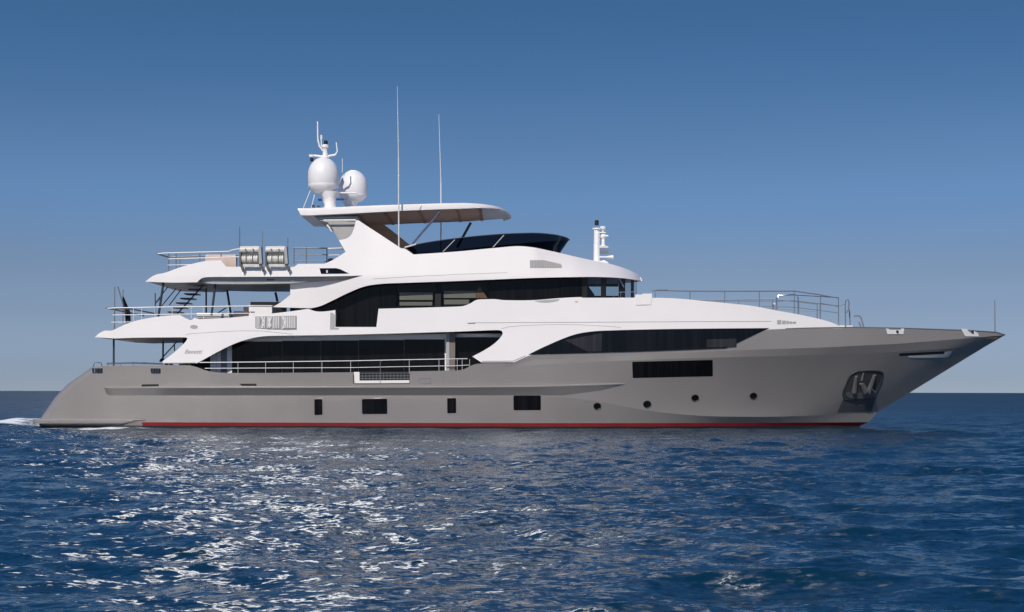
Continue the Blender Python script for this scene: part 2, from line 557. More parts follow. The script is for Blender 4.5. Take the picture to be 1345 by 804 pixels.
def band(lo, hi, n, conc=0.0):
    rows = []
    for j in range(n + 1):
        v = j / n
        row = []
        for i, (a, b) in enumerate(zip(lo, hi)):
            u = US[i]
            e = 1 + conc * min(1, max(0, (u - 0.5) / 0.2))
            q = a.lerp(b, v)
            q.y = a.y + (b.y - a.y) * v ** e
            row.append(q)
        rows.append(row)
    return rows
def both(mb, rows):
    mb.grid(rows)
    mb.grid([[Vector((p.x, -p.y, p.z)) for p in r] for r in rows])

hm = MB()
sb_rows = [band(c4, cT, 3), band(c3, c4, 2), band(c1, c3, 12, 0.4), band(cR, c1, 4)]
bulge = sb_rows[2]
for rws in sb_rows:
    both(hm, rws)
# transom and its curved lip
edge = [r[0] for r in band(cR, c1, 4)] + [r[0] for r in band(c1, c3, 10)][1:] + [r[0] for r in band(c3, c4, 2)][1:] + [r[0] for r in band(c4, cT, 3)][1:]
hm.grid([[Vector((p.x, p.y + (-2 * p.y) * k / 8, p.z)) for k in range(9)] for p in edge])
hull = hm.build("hull", 'hull', yacht, smooth=24)
iS = min(i for i, q in enumerate(cR) if q.x > P(184, 553, -3.9).x)
rm = MB()
both(rm, [r[iS:] for r in band(cW, cR, 2)])
rm.build("boot_stripe", 'red', hull)
rm = MB()
both(rm, [r[:iS + 1] for r in band(cW, cR, 2)])
rm.build("stern_skirt", 'hull_band', hull)
um = MB()
both(um, band(cU, cW, 2))
um.build("hull_bottom", 'under', hull)  # dark bottom kept bare above the water, painted as shade under the stripe

# starboard hull for placing fittings on it
_v, _f = [], []
for rws in sb_rows + [band(cW, cR, 2)]:
    m_ = len(rws[0]); o_ = len(_v)
    _v += [tuple(p) for r in rws for p in r]
    _f += [(o_+i*m_+j, o_+i*m_+j+1, o_+(i+1)*m_+j+1, o_+(i+1)*m_+j) for i in range(len(rws)-1) for j in range(m_-1)]
hull_bvh = BVHTree.FromPolygons(_v, _f)
def H(px, py):
    a, b = ray(px, py)
    hit = hull_bvh.ray_cast(Vector((0, CY, CZ)), Vector((a, 1, b)).normalized())
    if hit[0] is None:
        return P(px, py, -Bd(px))
    return hit[0].copy()

# decks
dk = MB()
for s0, s1, dz, ins in ((124, 690, None, 0.15), (690, 1312, 0.30, 0.06)):
    rows = []
    for px in np.linspace(s0, s1, 40):
        w = max(0.01, Bd(px) - ins)
        z = 1.55 if dz is None else P(px, Tc(px), -Bd(px)).z - dz
        X = P(px, 480, -w).x
        rows.append([Vector((X, -w + 2 * w * k / 6, z)) for k in range(7)])
    dk.grid(rows)
dk.build("main_deck_floor", 'teak', yacht)
# bulwark cap rail at the bow
cp = MB()
for s in (1, -1):
    cp.tube([Vector((p.x, s * p.y * 0.995, p.z + 0.004)) for i, p in enumerate(cT) if Tpx[i] > 1030], 0.028, 6)
cp.build("cap_rail", 'grey_metal', yacht)

# rub rail with a chamfer below it
rr = MB()
rows = []
topc = lin([(137, 509), (600, 508.2), (700, 507.5), (760, 505.8), (820, 503.8), (822, 503.8)])
botc = lin([(137, 510), (139, 517), (143, 519.6), (600, 519.3), (700, 519.6), (740, 519.5), (790, 513), (822, 505.2)])
prot = lin([(136.5, 0.0), (139, 0.12), (143, 0.19), (300, 0.21), (700, 0.21), (770, 0.13), (815, 0.05), (822, 0.0)])
for px in [136.5, 137.5, 139, 141, 143] + list(np.linspace(150, 812, 120)) + [819.5, 820.5]:
    a = H(px, topc(px)); b = H(px, botc(px))
    p = prot(px)
    rows.append([a + Vector((0, 0.03, 0.02)), a + Vector((0, -p * 0.8, 0.025)), a + Vector((0, -p, 0.0)), a + Vector((0, -p, -0.03)),
                 a.lerp(b, 0.5) + Vector((0, -p * 0.52, 0)), b + Vector((0, 0.0, 0)), b + Vector((0, 0.03, 0))])
rr.grid(rows)
rr.grid([[Vector((p.x, -p.y, p.z)) for p in r] for r in rows])
rr.build("rub_rail", 'hull', hull, smooth=20)

# swim platform lip
sp = MB()
rows = []
for px in [43, 45, 48, 55, 80, 120, 160, 175, 183, 190]:
    w = 3.72 - (0.3 if px < 45 else 0.1 if px < 48 else 0.0) + (px - 43) * 0.0006
    e = 1.0 if px < 160 else max(0.12, (191 - px) / 31)
    zt = P(px, 550.5, -w).z; zb = zt - 0.19 * e
    X = P(px, 550, -w).x
    rows.append([Vector((X, s * w, z)) for s, z in ((-1, zb), (-1.004, zb + 0.03), (-1.004, zt - 0.05), (-0.995, zt), (0.995, zt), (1.004, zt - 0.05), (1.004, zb))])
sp.grid(rows)
sp.add(rows[0], [tuple(range(7))])
sp.build("swim_platform", 'hull', hull, smooth=30)

# hull windows, portholes
for q in ([(413, 524.7), (423.3, 524.3), (423.5, 545), (413.2, 545.3)], [(475.5, 524.3), (508.5, 523.9), (508.8, 543.8), (475.8, 544)],
          [(587.5, 523.3), (599, 523), (599.2, 542.7), (587.7, 543)], [(674.5, 519.6), (710.3, 519.6), (710.5, 538.8), (674.7, 539)],
          [(830.3, 475.3), (936, 472.8), (936.3, 494.3), (831, 496.7)]):
    pts = []
    for k in range(4):
        a = np.array(q[k]); p_ = np.array(q[k-1]); n_ = np.array(q[(k+1) % 4])
        r_ = 0.9
        pts.append((*(a + (p_ - a) / np.linalg.norm(p_ - a) * r_), 1))
        pts.append((*(a + (n_ - a) / np.linalg.norm(n_ - a) * r_), 1))
    w_ = MB(); panel(w_, pts, H, 0.06, 6, off=-0.006)
    big = q[0][0] > 800
    wo_ = w_.build("hull_window", 'glass', hull)
    if not big:
        c_ = np.mean(np.array(q), 0)
        fr_ = MB()
        lp = [H(*(c_ + (np.array(p[:2]) - c_) * np.array([1 + 0.7 / abs(p[0] - c_[0]), 1 + 0.7 / abs(p[1] - c_[1])]))) + Vector((0, -0.004, 0)) for p in pts]
        fr_.tube(lp + lp[:1], 0.012, 6)
        fr_.build("window_frame", 'hull_band', hull)
for (cx, cyp, r_) in ((784.5, 533.5, 4.6), (850, 531, 4.9), (913, 522.7, 4.6), (989.5, 520, 4.5)):
    pts = [(cx + r_ * math.cos(t) , cyp + r_ * 0.9 * math.sin(t)) for t in np.linspace(0, 2*math.pi, 20, endpoint=False)]
    h0 = H(cx, cyp); gx_ = (H(cx + 5, cyp).y - H(cx - 5, cyp).y) / 10; gy_ = (H(cx, cyp + 5).y - H(cx, cyp - 5).y) / 10
    HF = lambda a, b, h0=h0, gx_=gx_, gy_=gy_, cx=cx, cyp=cyp: P(a, b, h0.y + gx_ * (a - cx) + gy_ * (b - cyp))
    w_ = MB(); panel(w_, pts, HF, 0.06, 2, off=-0.03)
    w_.build("porthole", 'glass', hull)
    w_ = MB()
    lp = [HF(cx + (r_ + .3) * math.cos(t), cyp + (r_ + .3) * .9 * math.sin(t)) + Vector((0, -0.024, 0)) for t in np.linspace(0, 2*math.pi, 21)]
    w_.tube(lp, 0.012, 6)
    w_.build("porthole_rim", 'plate', hull)
def hull_patch(name, pts, mat, off=-0.006, t=0.04, step=4, parent=None):
    w_ = MB(); panel(w_, [(*p[:2], 1) for p in pts], H, t, step, off=off)
    return w_.build(name, mat, parent or hull)
hull_patch("scupper", [(186, 505), (208.5, 504.6), (208.5, 507.3), (186, 507.8)], 'black', step=3)
hull_patch("scupper", [(314, 504.2), (336.8, 504), (336.8, 507), (318, 506.8)], 'black', step=3)
hs_ = MB()
lp = [H(*p) + Vector((0, -0.004, 0)) for p in ((550, 497.6), (565.3, 497.2), (565.6, 504), (550.2, 504.4), (550, 497.6))]
hs_.tube(lp, 0.012, 6); hs_.build("shore_power_hatch", 'grey_metal', hull)
hs_ = MB()
lp = [H(*p) + Vector((0, -0.002, 0)) for p in ((586, 489), (586, 505.5), (602, 505.2), (602, 489))]
hs_.tube(lp, 0.004, 5); hs_.build("boarding_gate_seam", 'grille', hull)

# stern fairleads (dark openings with polished rims)
for x0, x1, y0, y1 in ((120.5, 134.8, 483.8, 490.2), (197.5, 211, 484, 490.6)):
    f = hull_patch("stern_fairlead", [(x0, y0), (x1, y0), (x1, y1), (x0 + 1, y1)], 'black', step=3)
    fm = MB()
    for k in (0.3, 0.55, 0.8):
        a = H(x0 + (x1 - x0) * k, y0 + 0.4); b = H(x0 + (x1 - x0) * k, y1 - 0.4)
        fm.tube([a + Vector((0, -0.03, 0)), b + Vector((0, -0.03, 0))], 0.03, 8)
    fm.build("fairlead_roller", 'steel', hull)
# bow chocks
for pts in ([(1163.5, 431.5), (1167, 431.8), (1168, 433.4), (1183, 433.4), (1184, 431.5), (1187.5, 431.6), (1186.5, 439), (1165.5, 439)],
            [(1262, 431.8), (1270, 432.2), (1271.5, 434.6), (1276, 438), (1280, 434.8), (1284.5, 438), (1285.5, 442), (1267.5, 441.8)]):
    m_ = MB(); panel(m_, [(*p, 1) for p in pts], lambda a, b: P(a, b, -Bd(min(a, 1300)) - 0.03), 0.12, 2)
    m_.build("bow_chock", 'white_rail', hull)
    m_ = MB()
    for k in (0.3, 0.65):
        c_ = P(pts[0][0] + (pts[-2][0] - pts[0][0]) * k, 435.6, -Bd(pts[0][0] + 12) - 0.02)
        m_.lathe(c_ + Vector((0, -0.03, 0)), [(0.055, 0), (0.055, 0.04)], 12, Vector((0, 1, 0)))
    m_.build("chock_opening", 'black', hull)

# polished slot under the bow bulwark
hull_patch("fairlead_slot", [(1180.3, 466), (1182, 464.2), (1240, 461.6), (1240, 465.2), (1200, 467.2), (1182, 467.5)], 'black', step=4)
f = hull_patch("fairlead_plate", [(1193, 467.6), (1240, 465), (1244, 462.4), (1250.3, 462), (1246, 467.8), (1241, 469.8), (1200, 470.2), (1193, 469.5)], 'white_rail', step=4, off=-0.02)
# anchor pocket: frame, recess, plate and anchor
hull_patch("anchor_plate", [(1107.5, 524), (1150.5, 521.5), (1145, 540.2), (1099.5, 541.6)], 'plate', off=-0.008)
pk = MB(); panel(pk, [(1106, 518), (1110, 505), (1115, 494), (1122, 488), (1132, 486.3), (1152, 486), (1159.5, 488.5), (1160.8, 493), (1155, 508), (1149, 519), (1141, 525), (1122, 526), (1110, 525.5)], H, 0.05, 3, off=-0.016)
pocket = pk.build("anchor_pocket", 'pocket', hull)
fr = MB()
lp = outline([(1107, 518), (1111, 505), (1116, 494.5), (1122.5, 489), (1132, 487.2), (1152, 487), (1158.5, 489.3), (1159.6, 493), (1154, 508), (1148, 518.5), (1140.5, 524), (1122, 525), (1111, 524.3)], 3)
lp = [H(*p) + Vector((0, -0.02, 0)) for p in lp]
fr.tube(lp + lp[:1], 0.03, 6); fr.build("anchor_pocket_rim", 'pocket', hull)
an = MB()
def ax(px, py, o): return H(px, py) + Vector((0, o, 0))
panel(an, [(1112, 515.6), (1120, 516.3), (1143, 515.2), (1149, 514), (1145.5, 520), (1138, 523), (1119, 523.6), (1112.5, 521.5)], H, 0.10, 3, off=-0.07)
for a, b, r in (((1124.5, 494), (1121.5, 515), 0.12), ((1148.5, 492.5), (1140.5, 515), 0.13), ((1131, 503), (1136, 514), 0.16), ((1134, 490), (1131.5, 500), 0.06)):
    an.tube([ax(*a, -0.03), ax(*b, -0.05)], r * 0.6, 8, r)
an.tube([ax(1142.5, 509.5, -0.12), ax(1148, 515.5, -0.12)], 0.05, 8)
an.build("anchor", 'anchor', hull)

# ---- white side of the upper deck, from the aft overhang to the foredeck
def side(X, Z):
    zs = 2.4 + 0.09 * max(0, X + 4)
    return max(0.05, BdX(X) + 0.012 - 0.045 * max(0.0, Z - max(zs, 2.6)))
def Ms(px, py): return S(px, py, side)
UP = [(124.5, 443, 1), (130.5, 437.6), (137.5, 434.4), (147, 434.2), (155, 430.5), (166, 425.5), (180, 421), (200, 417), (222, 414.6), (236, 413.8, 1),
      (243, 417.6, 1), (249, 420.4, 1), (252, 420.3, 1), (255, 417.4, 1), (262, 419.3, 1), (300, 417.4), (340, 413.6), (380, 409.2), (404, 405.8, 1), (407, 406.6), (413, 408.6), (421, 409.4), (432, 408.5), (440.3, 407.3, 1),
      (440.3, 429.6, 1), (494.2, 429.6, 1), (497, 405.6, 1), (600, 402.8), (609, 401.8), (617, 398.8), (624, 394.6), (629, 393.4), (640, 393.1), (650, 393), (662, 394.3), (700, 394.3), (735, 391.6), (763, 390.3), (765, 391.2, 1), (835, 391, 1),
      (856, 391.2, 1), (880, 391.6), (900, 393), (930, 396), (960, 398.8), (990, 402.2), (1015, 407), (1045, 412.4), (1070, 417.6), (1090, 423), (1102, 428), (1108, 431, 1),
      (1060, 432, 1), (1010, 433.4, 1), (700, 465.6, 1), (690, 469, 1), (675.5, 475.8, 1), (632, 476, 1), (620.3, 468.3, 1), (634, 461.2), (648, 452.2), (656.5, 444.2), (660.3, 438), (659, 434.8), (653, 433.6),
      (600, 435.6), (450, 439.8), (370, 441), (345, 441.9), (325, 445.7), (305, 452.7), (285, 462.6), (268, 472), (258, 477.3, 1), (215, 477.4, 1), (213, 474.8, 1), (226, 465.2), (238, 454.6), (245.3, 446.6), (245.8, 443.9), (243, 443.1, 1),
      (180, 443.6), (150, 444.6, 1)]
us = MB(); panel(us, UP, Ms, 0.16, 4.0, mirror=True)
upper = us.build("superstructure", 'white', yacht, smooth=30)

def cap(mb, top, fun, x0, x1, n, crown=0.1, dz=0.0):
    rows = []
    for px in np.linspace(x0, x1, n):
        p = S(px, top(px), fun)
        p.z += dz
        rows.append([Vector((p.x, p.y + 0.02 + (-2 * p.y - 0.04) * k / 10, p.z + crown * (1 - (2 * k / 10 - 1) ** 2))) for k in range(11)])
    mb.grid(rows)
def slab(mb, x0, x1, yf, fun, inset, thick, n=24, lip=None):
    """deck slab whose bottom edge follows the measured line yf"""
    rows_b, rows_t = [], []
    for px in np.linspace(x0, x1, n):
        p = S(px, yf(px), fun)
        w = max(0.05, -p.y - inset)
        rows_b.append([Vector((p.x, -w + 2 * w * k / 6, p.z)) for k in range(7)])
        rows_t.append([Vector((p.x, -w + 2 * w * k / 6, p.z + thick)) for k in range(7)])
    mb.grid(rows_b); mb.grid(rows_t)
    for r0, r1 in ((rows_b[0], rows_t[0]), (rows_b[-1], rows_t[-1]), ([r[0] for r in rows_b], [r[0] for r in rows_t]), ([r[-1] for r in rows_b], [r[-1] for r in rows_t])):
        mb.grid([r0, r1])
# foredeck over the forward cabins
fd = MB()
cap(fd, lin([(764, 391), (856, 391.4), (880, 391.8), (900, 393.2), (930, 396.2), (960, 399), (990, 402.4), (1015, 407.2), (1045, 412.6), (1070, 417.8), (1090, 423.2), (1102, 428.2), (1108, 431)]), side, 764, 1108, 60, 0.04, -0.01)
p = P(1108, 431, -2.8)
fd.build("foredeck", 'white', yacht)
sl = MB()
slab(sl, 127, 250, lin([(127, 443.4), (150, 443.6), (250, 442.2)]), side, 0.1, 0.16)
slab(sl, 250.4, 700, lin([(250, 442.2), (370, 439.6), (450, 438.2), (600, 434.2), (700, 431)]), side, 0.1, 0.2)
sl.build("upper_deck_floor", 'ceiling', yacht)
# forward raised block and its sides behind the wing
blk = MB()
panel(blk, [(834.5, 386.8, 1), (843, 387, 1), (844, 385.8, 1), (856, 385.6, 1), (856, 392, 1), (854.5, 400.3, 1), (835, 400.6, 1), (833.5, 394, 1)], Ms, 0.5, 4, off=-0.03)
blk.build("deck_locker", 'white', upper)

# long black wedge window forward
fw = MB()
panel(fw, [(694, 465.8, 1), (707, 459.2), (722, 452.3), (740, 444.6), (758, 438.6), (780, 435.2), (805, 434), (850, 432.8), (900, 432), (1010, 431, 1), (953, 457.2, 1), (830, 461.8)], Ms, 0.03, 4, off=-0.022)
fw.build("forward_window", 'glass', upper)
hi = MB()
for q in ([(928, 445.8), (967, 444.8), (967, 455.2), (928, 456.6)], [(742, 447), (790, 437.6), (790, 461.6), (772, 462)]):
    panel(hi, [(*p, 1) for p in q], Ms, 0.004, 4, off=-0.0245)
M['blind_dim'] = dark_glass("curtain_behind_glass", (0.030, 0.029, 0.032))
hi.build("window_curtain", 'blind_dim', upper)

# seams, emblem, lettering, vent
sm = MB()
def seam(mb, pts, fm, r=0.006, off=-0.002):
    mb.tube([fm(*p) + Vector((0, off, 0)) for p in outline([(*pts[0], 1)] + [p for p in pts[1:-1]] + [(*pts[-1], 1)], 4)[:int(1e9)]] if False else [fm(*p) + Vector((0, off, 0)) for p in pts], r, 5)
seam(sm, [(x, 424 - (x - 624) * 0.0052) for x in np.linspace(624, 1013, 60)], Ms, 0.012)
seam(sm, [(244, 439.5), (250, 438.4), (265, 437.4), (290, 435.6), (320, 434.4), (345, 434.8), (365, 437), (385, 439)], Ms, 0.009)
seam(sm, [(658, 432), (668, 429.3), (690, 427.4), (720, 426.4), (760, 426.6), (795, 428.5), (815, 430)], Ms, 0.009)
seam(sm, [(214.5, 477), (257, 476.6)], Ms, 0.02)
seam(sm, [(633, 474.6), (674, 474.2), (690, 467.4)], Ms, 0.018)
sm.build("moulding_seam", 'seam', upper)
ht = MB()
panel(ht, [(614, 424.2, 1), (624, 423.6, 1), (624, 425.2, 1), (614, 425.4, 1)], Ms, 0.02, 3, off=-0.008)
ht.build("seam_end_fitting", 'grey_metal', upper)
em = MB()
panel(em, [(254.6 + 5 * math.cos(t), 429.4 + 2.6 * math.sin(t)) for t in np.linspace(0, 2*math.pi, 18, endpoint=False)], Ms, 0.02, 2, off=-0.012)
em.build("oval_emblem", 'grille', upper)
def lettering(text, px, py, hpx, fm, mat, parent, name, shear=0.35, squash=1.0, off=-0.012):
    cu = bpy.data.curves.new(name, 'FONT')
    cu.body, cu.size, cu.shear, cu.extrude = text, hpx * 0.0318 * 1.4, shear, 0.003
    to = bpy.data.objects.new(name, cu)
    COL.objects.link(to)
    bpy.context.view_layer.update()
    me = bpy.data.meshes.new_from_object(to)
    bpy.data.objects.remove(to)
    o = fm(px, py)
    o2 = bpy.data.objects.new(name, me)
    me.materials.clear(); me.materials.append(M[mat])
    me.transform(Matrix.Translation(o + Vector((0, off, 0))) @ Matrix.Rotation(R(90), 4, 'X') @ Matrix.Diagonal((squash, 1, 1, 1)))
    p0 = fm(px, py)
    for v in me.vertices:          # lay the letters on the curved side
        base_y = p0.y + off; d_ = v.co.y - base_y
        v.co.y = -side(v.co.x, v.co.z) + off + d_
    COL.objects.link(o2); o2.parent = parent
    return o2
lettering("Benetti", 241.8, 464.4, 5.6, Ms, 'grille', upper, "script_lettering", 0.45, 1.0)
vg = MB()
panel(vg, [(335, 415.6, 1), (389.6, 414.6, 1), (389.6, 433.2, 1), (378, 433.8, 1), (350, 432.6, 1), (335, 431, 1)], Ms, 0.02, 4, off=-0.004)
# vent slats
for i, x in enumerate(np.arange(336.8, 389, 2.35)):
    lean = (1.6 if i in (1, 2) else -1.2 if i in (3, 9) else 1.4 if i in (11, 12) else 0)
    if i in (4, 14): continue
    y0, y1 = 416.2 + (1.5 if i % 5 == 0 else 0), (430.5 if x < 350 else 432.6) - (4 if i in (3, 10) else 0)
    vg.tube([Ms(x + lean, y0) + Vector((0, -0.02, 0)), Ms(x - lean, y1) + Vector((0, -0.02, 0))], 0.018, 6)
vg.build("engine_vent", 'vent' if 'vent' in M else 'grille', upper)
vw = MB()
for i, x in enumerate(np.arange(337.9, 389, 2.35)):
    if i in (2, 5, 8, 13, 14): continue
    vw.tube([Ms(x, 416.4) + Vector((0, -0.03, 0)), Ms(x, 431) + Vector((0, -0.03, 0))], 0.022, 6)
for a, b in (((343, 416), (347.5, 424)), ((347.5, 424), (343.5, 431)), ((352, 417), (356, 429)), ((371, 416), (374.5, 424)), ((374.5, 424), (371.5, 432)), ((357, 416), (352, 430))):
    vw.tube([Ms(*a) + Vector((0, -0.03, 0)), Ms(*b) + Vector((0, -0.03, 0))], 0.03, 6)
vw.build("engine_vent_louvre", 'white', upper)
nv = MB()
for x0, x1, y0, y1 in ((1020.5, 1026, 420.4, 426), (1027, 1032, 421.2, 425.8), (1032.6, 1036, 421.6, 425.6), (1036.6, 1040, 422.2, 425.4), (1040.6, 1045.5, 422.6, 425.2)):
    panel(nv, [(x0, y0, 1), (x1, y0, 1), (x1, y1, 1), (x0, y1, 1)], Ms, 0.02, 3, off=-0.008)
nv.build("name_plate_lettering", 'grille', upper)
bx = MB()
panel(bx, [(433.4, 411, 1), (437, 411, 1), (439.8, 414, 1), (439.8, 430.5, 1), (445, 430.8, 1), (445, 433, 1), (433.4, 433, 1)], Ms, 0.02, 3, off=-0.006)
bx.build("wing_reveal_shade", 'grille', upper)  # grey panel painted as the shaded reveal of the wing opening
dr = MB()
panel(dr, [(700.5, 395.2, 1), (735, 392.8, 1), (733, 395.2), (720, 397.6), (709, 397.4)], Ms, 0.02, 3, off=-0.005)
dr.build("bulwark_recess", 'seam', upper)
fl_ = MB()
panel(fl_, [(755, 395, 1), (759, 395, 1), (759, 397.5, 1), (755, 397.5, 1)], Ms, 0.03, 2, off=-0.01)
fl_.build("side_light", 'beige', upper)
dkl = MB()
for px0, px1 in ((216, 221), (222, 227), (235, 243), (246, 250)):
    panel(dkl, [(px0, 477.6, 1), (px1, 477.6, 1), (px1, 480, 1), (px0, 480, 1)], lambda a, b: P(a, b, -Bd(a) + 0.03), 0.05, 3)
dkl.build("wing_foot", 'black', upper)

# ---- main deck cabin
CAB = 3.0
mc = MB()
x0 = P(284, 470, -CAB).x; x1 = P(690, 470, -CAB).x
mc.box((x0, -CAB, 1.5), (x1, CAB, 4.0))
cabin = mc.build("main_deck_cabin", 'white', yacht)
def flat(y): return lambda px, py: P(px, py, y)
def pane(mb, x0, x1, y0, y1, y, t=0.03):
    return panel(mb, [(x0, y0, 1), (x1, y0, 1), (x1, y1, 1), (x0, y1, 1)], flat(y), t, 12)
for a, b in ((304.6, 370.2), (370.5, 421.3), (421.6, 470.5), (470.8, 530.5), (530.8, 584)):
    w_ = MB(); pane(w_, a, b, 448.6 - (a - 304) * 0.0115, 504, -CAB - 0.03)
    w_.build("cabin_window", 'glass', cabin)
w_ = MB(); pane(w_, 597, 668, 443, 504, -CAB - 0.03); w_.build("cabin_window", 'glass', cabin)
w_ = MB(); pane(w_, 290, 298, 456, 500, -CAB - 0.02); w_.build("cabin_door", 'grey_metal', cabin)
w_ = MB(); pane(w_, 276, 283.5, 464, 500, -CAB - 0.02); w_.build("cabin_door_pillar", 'white', cabin)
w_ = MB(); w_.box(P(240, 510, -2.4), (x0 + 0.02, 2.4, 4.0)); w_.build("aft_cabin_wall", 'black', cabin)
pl_ = MB()
a = P(585.8, 490, -3.55); b = P(597.6, 434.5, -3.55)
pl_.box((a.x, -3.55, 1.5), (a.x + 0.14, -3.0, 4.05)); pl_.build("side_pillar", 'grille', cabin)
pl_ = MB(); pl_.box((a.x + 0.145, -3.52, 1.5), (b.x, -3.0, 4.05)); pl_.build("side_pillar_lining", 'pillar_brown', cabin)
tr_ = MB()
panel(tr_, [(304, 444.6, 1), (584, 438.8, 1), (584, 445.2, 1), (304, 448.4, 1)], flat(-CAB - 0.05), 0.03, 10)
tr_.build("window_head_trim", 'white', cabin)
# bulwark wings of the boarding gate
gt = MB()
panel(gt, [(464.5, 488.6, 1), (472.2, 488.6, 1), (472.2, 500, 1), (538, 499.4, 1), (538, 503.4, 1), (464.5, 504, 1)], flat(-3.98), 0.05, 6)
gt.build("gate_frame", 'white', hull)
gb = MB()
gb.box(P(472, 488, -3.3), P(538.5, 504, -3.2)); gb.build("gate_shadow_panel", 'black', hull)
gr = MB()
for yy in (490.4, 494, 497.5):
    gr.tube([P(473, yy, -3.95), P(537.5, yy - 0.4, -3.95)], 0.012, 6)
for xx in np.arange(476, 537, 4.6):
    gr.tube([P(xx, 490.3, -3.93), P(xx, 499.5, -3.93)], 0.009, 6)
gr.build("gate_railing", 'grey_metal', hull)
# side deck hand rail
sr = MB()
sr.tube([P(x, y, -3.97) for x, y in ((262, 476.2), (340, 475.6), (464, 474), (520, 472.8), (600, 471.4), (614, 471.2))], 0.017, 8)
sr.tube([P(x, y, -3.97) for x, y in ((269, 483.9), (340, 483.5), (464, 482.9), (520, 481.8), (600, 480.4), (616, 479.6))], 0.013, 8)
for x in (312.5, 348.8, 385.2, 422.8, 460.5, 499.5, 537.5, 576.5, 600.5, 607, 616.8):
    sr.tube([P(x, 474.4 - (x - 400) * 0.012, -3.97), P(x, 490.5 - max(0, x - 600) * 0.4, -3.97)], 0.009, 6)
sr.build("side_handrail", 'white_rail', yacht)
ch_ = MB()
for x in (499.5,):
    ch_.tube([P(x, 473, -3.99), P(x, 505, -3.99)], 0.012, 6)
ch_.build("gate_post", 'grey_metal', yacht)

# ---- upper deck (bridge) cabin
Gx = Curve([(-30, 2.95), (0.6, 2.95), (2.3, 2.86), (3.4, 2.5), (4.3, 1.85), (4.9, 1.15), (5.25, 0.5), (5.36, 0.0)])
def gl(X, Z): return Gx(X)
def Gm(px, py): return S(px, py, gl)
zU = 4.2
bc = MB()
bc.box((P(442, 400, -2.8).x, -2.55, zU), (P(752, 400, -2.8).x, 2.55, 6.35))
bridge = bc.build("bridge_cabin", 'black', yacht)
def gpane(name, x0, x1, y0, y1, mat, off=0.0):
    w_ = MB(); panel(w_, [(x0, y0, 1), (x1, y0, 1), (x1, y1, 1), (x0, y1, 1)], Gm, 0.02, 8, off=off)
    return w_.build(name, mat, bridge)
gpane("bridge_window", 397, 441, 374, 440, 'glass')
gpane("bridge_window", 441.3, 499, 366, 440, 'glass')
gpane("bridge_window", 499.5, 520, 366, 412, 'glass')
gpane("bridge_window", 520.5, 571, 364, 412, 'tint')
gpane("bridge_window", 579, 640.5, 364, 412, 'tint')
gpane("bridge_pillar", 571.2, 578.8, 364, 412, 'black', 0.01)
gpane("bridge_window", 641, 735, 362, 402, 'glass')
gpane("bridge_window", 735.6, 764, 362, 402, 'glass')
gpane("bridge_pillar", 764.3, 771, 361, 402, 'black')
gpane("wheelhouse_window", 771.2, 789, 361, 402, 'pale_glass')
gpane("bridge_pillar", 789.2, 796, 361, 402, 'black')
gpane("wheelhouse_window", 796.2, 812, 361, 402, 'pale_glass')
gpane("bridge_pillar", 812.2, 821, 361, 402, 'black')
gpane("wheelhouse_window", 821.2, 828, 361, 402, 'pale_glass')
gpane("bridge_pillar", 828.2, 832.4, 361, 402, 'black')
gpane("wheelhouse_window", 832.6, 836.6, 361, 402, 'pale_glass')
for x0_, x1_, y0_, y1_ in ((524.5, 568, 384.2, 394), (524.5, 567.5, 396.6, 401.4), (582.6, 625, 382, 391.4), (583, 616, 393.6, 399.8)):
    w_ = MB(); pane(w_, x0_, x1_, y0_, y1_, -2.90, 0.01); w_.build("window_blind", 'blind', bridge)
w_ = MB(); panel(w_, [(625.6, 391.6, 1), (625.6, 381, 1), (630, 377, 1), (640, 391.6, 1)], flat(-2.90), 0.01, 6); w_.build("interior_panel", 'wood', bridge)
# wheelhouse interior: far windows opening, console and roof lining
wi = MB()
def wall_y(y, quads, mb):
    for q in quads:
        panel(mb, [(*p, 1) for p in q], flat(y), 0.04, 12)
wall_y(2.45, [[(745, 362), (812, 362), (812, 376.5), (745, 376.5)], [(745, 376), (772.6, 376), (780.5, 387), (780.5, 392), (745, 392)],
              [(789, 376), (795.5, 376), (795.5, 392), (789, 392)], [(745, 388.6), (812, 388.6), (812, 410), (745, 410)]], wi)
wi.build("wheelhouse_lining", 'black', bridge)
wc_ = MB()
c0 = P(781, 388.5, 0); wc_.box((c0.x, -1.4, 4.9), (c0.x + 0.25, 1.4, 5.52))
c0 = P(803, 391, 0); wc_.box((c0.x, -1.1, 4.9), (c0.x + 0.8, 1.1, 5.42))
wc_.build("helm_console", 'pocket', bridge)
wp_ = MB()
wp_.tube([P(813, 366.5, -2.2), P(819.5, 377, -2.25)], 0.03, 6)
wp_.build("windscreen_wiper", 'steel', bridge)
wr_ = MB()
wr_.tube([P(806, 383.8, -2.5), P(833, 383.2, -1.6)], 0.014, 6)
for x in (806, 815, 824): wr_.tube([P(x, 383.7, -2.4), P(x, 391, -2.4)], 0.012, 6)
wr_.build("wheelhouse_grab_rail", 'steel', bridge)
bw = MB()
panel(bw, [(381, 359, 1), (485, 359, 1), (485, 370, 1), (430, 392, 1), (396, 402, 1), (381, 402, 1)], flat(-2.99), 0.03, 8)
bw.build("aft_side_wall", 'white', bridge)
bd_ = MB()
bd_.box((P(381, 380, -2.9).x, -2.95, zU), (P(381, 380, -2.9).x + 0.06, 2.95, 6.3)); 
bd_.build("aft_sliding_door", 'glass', bridge)

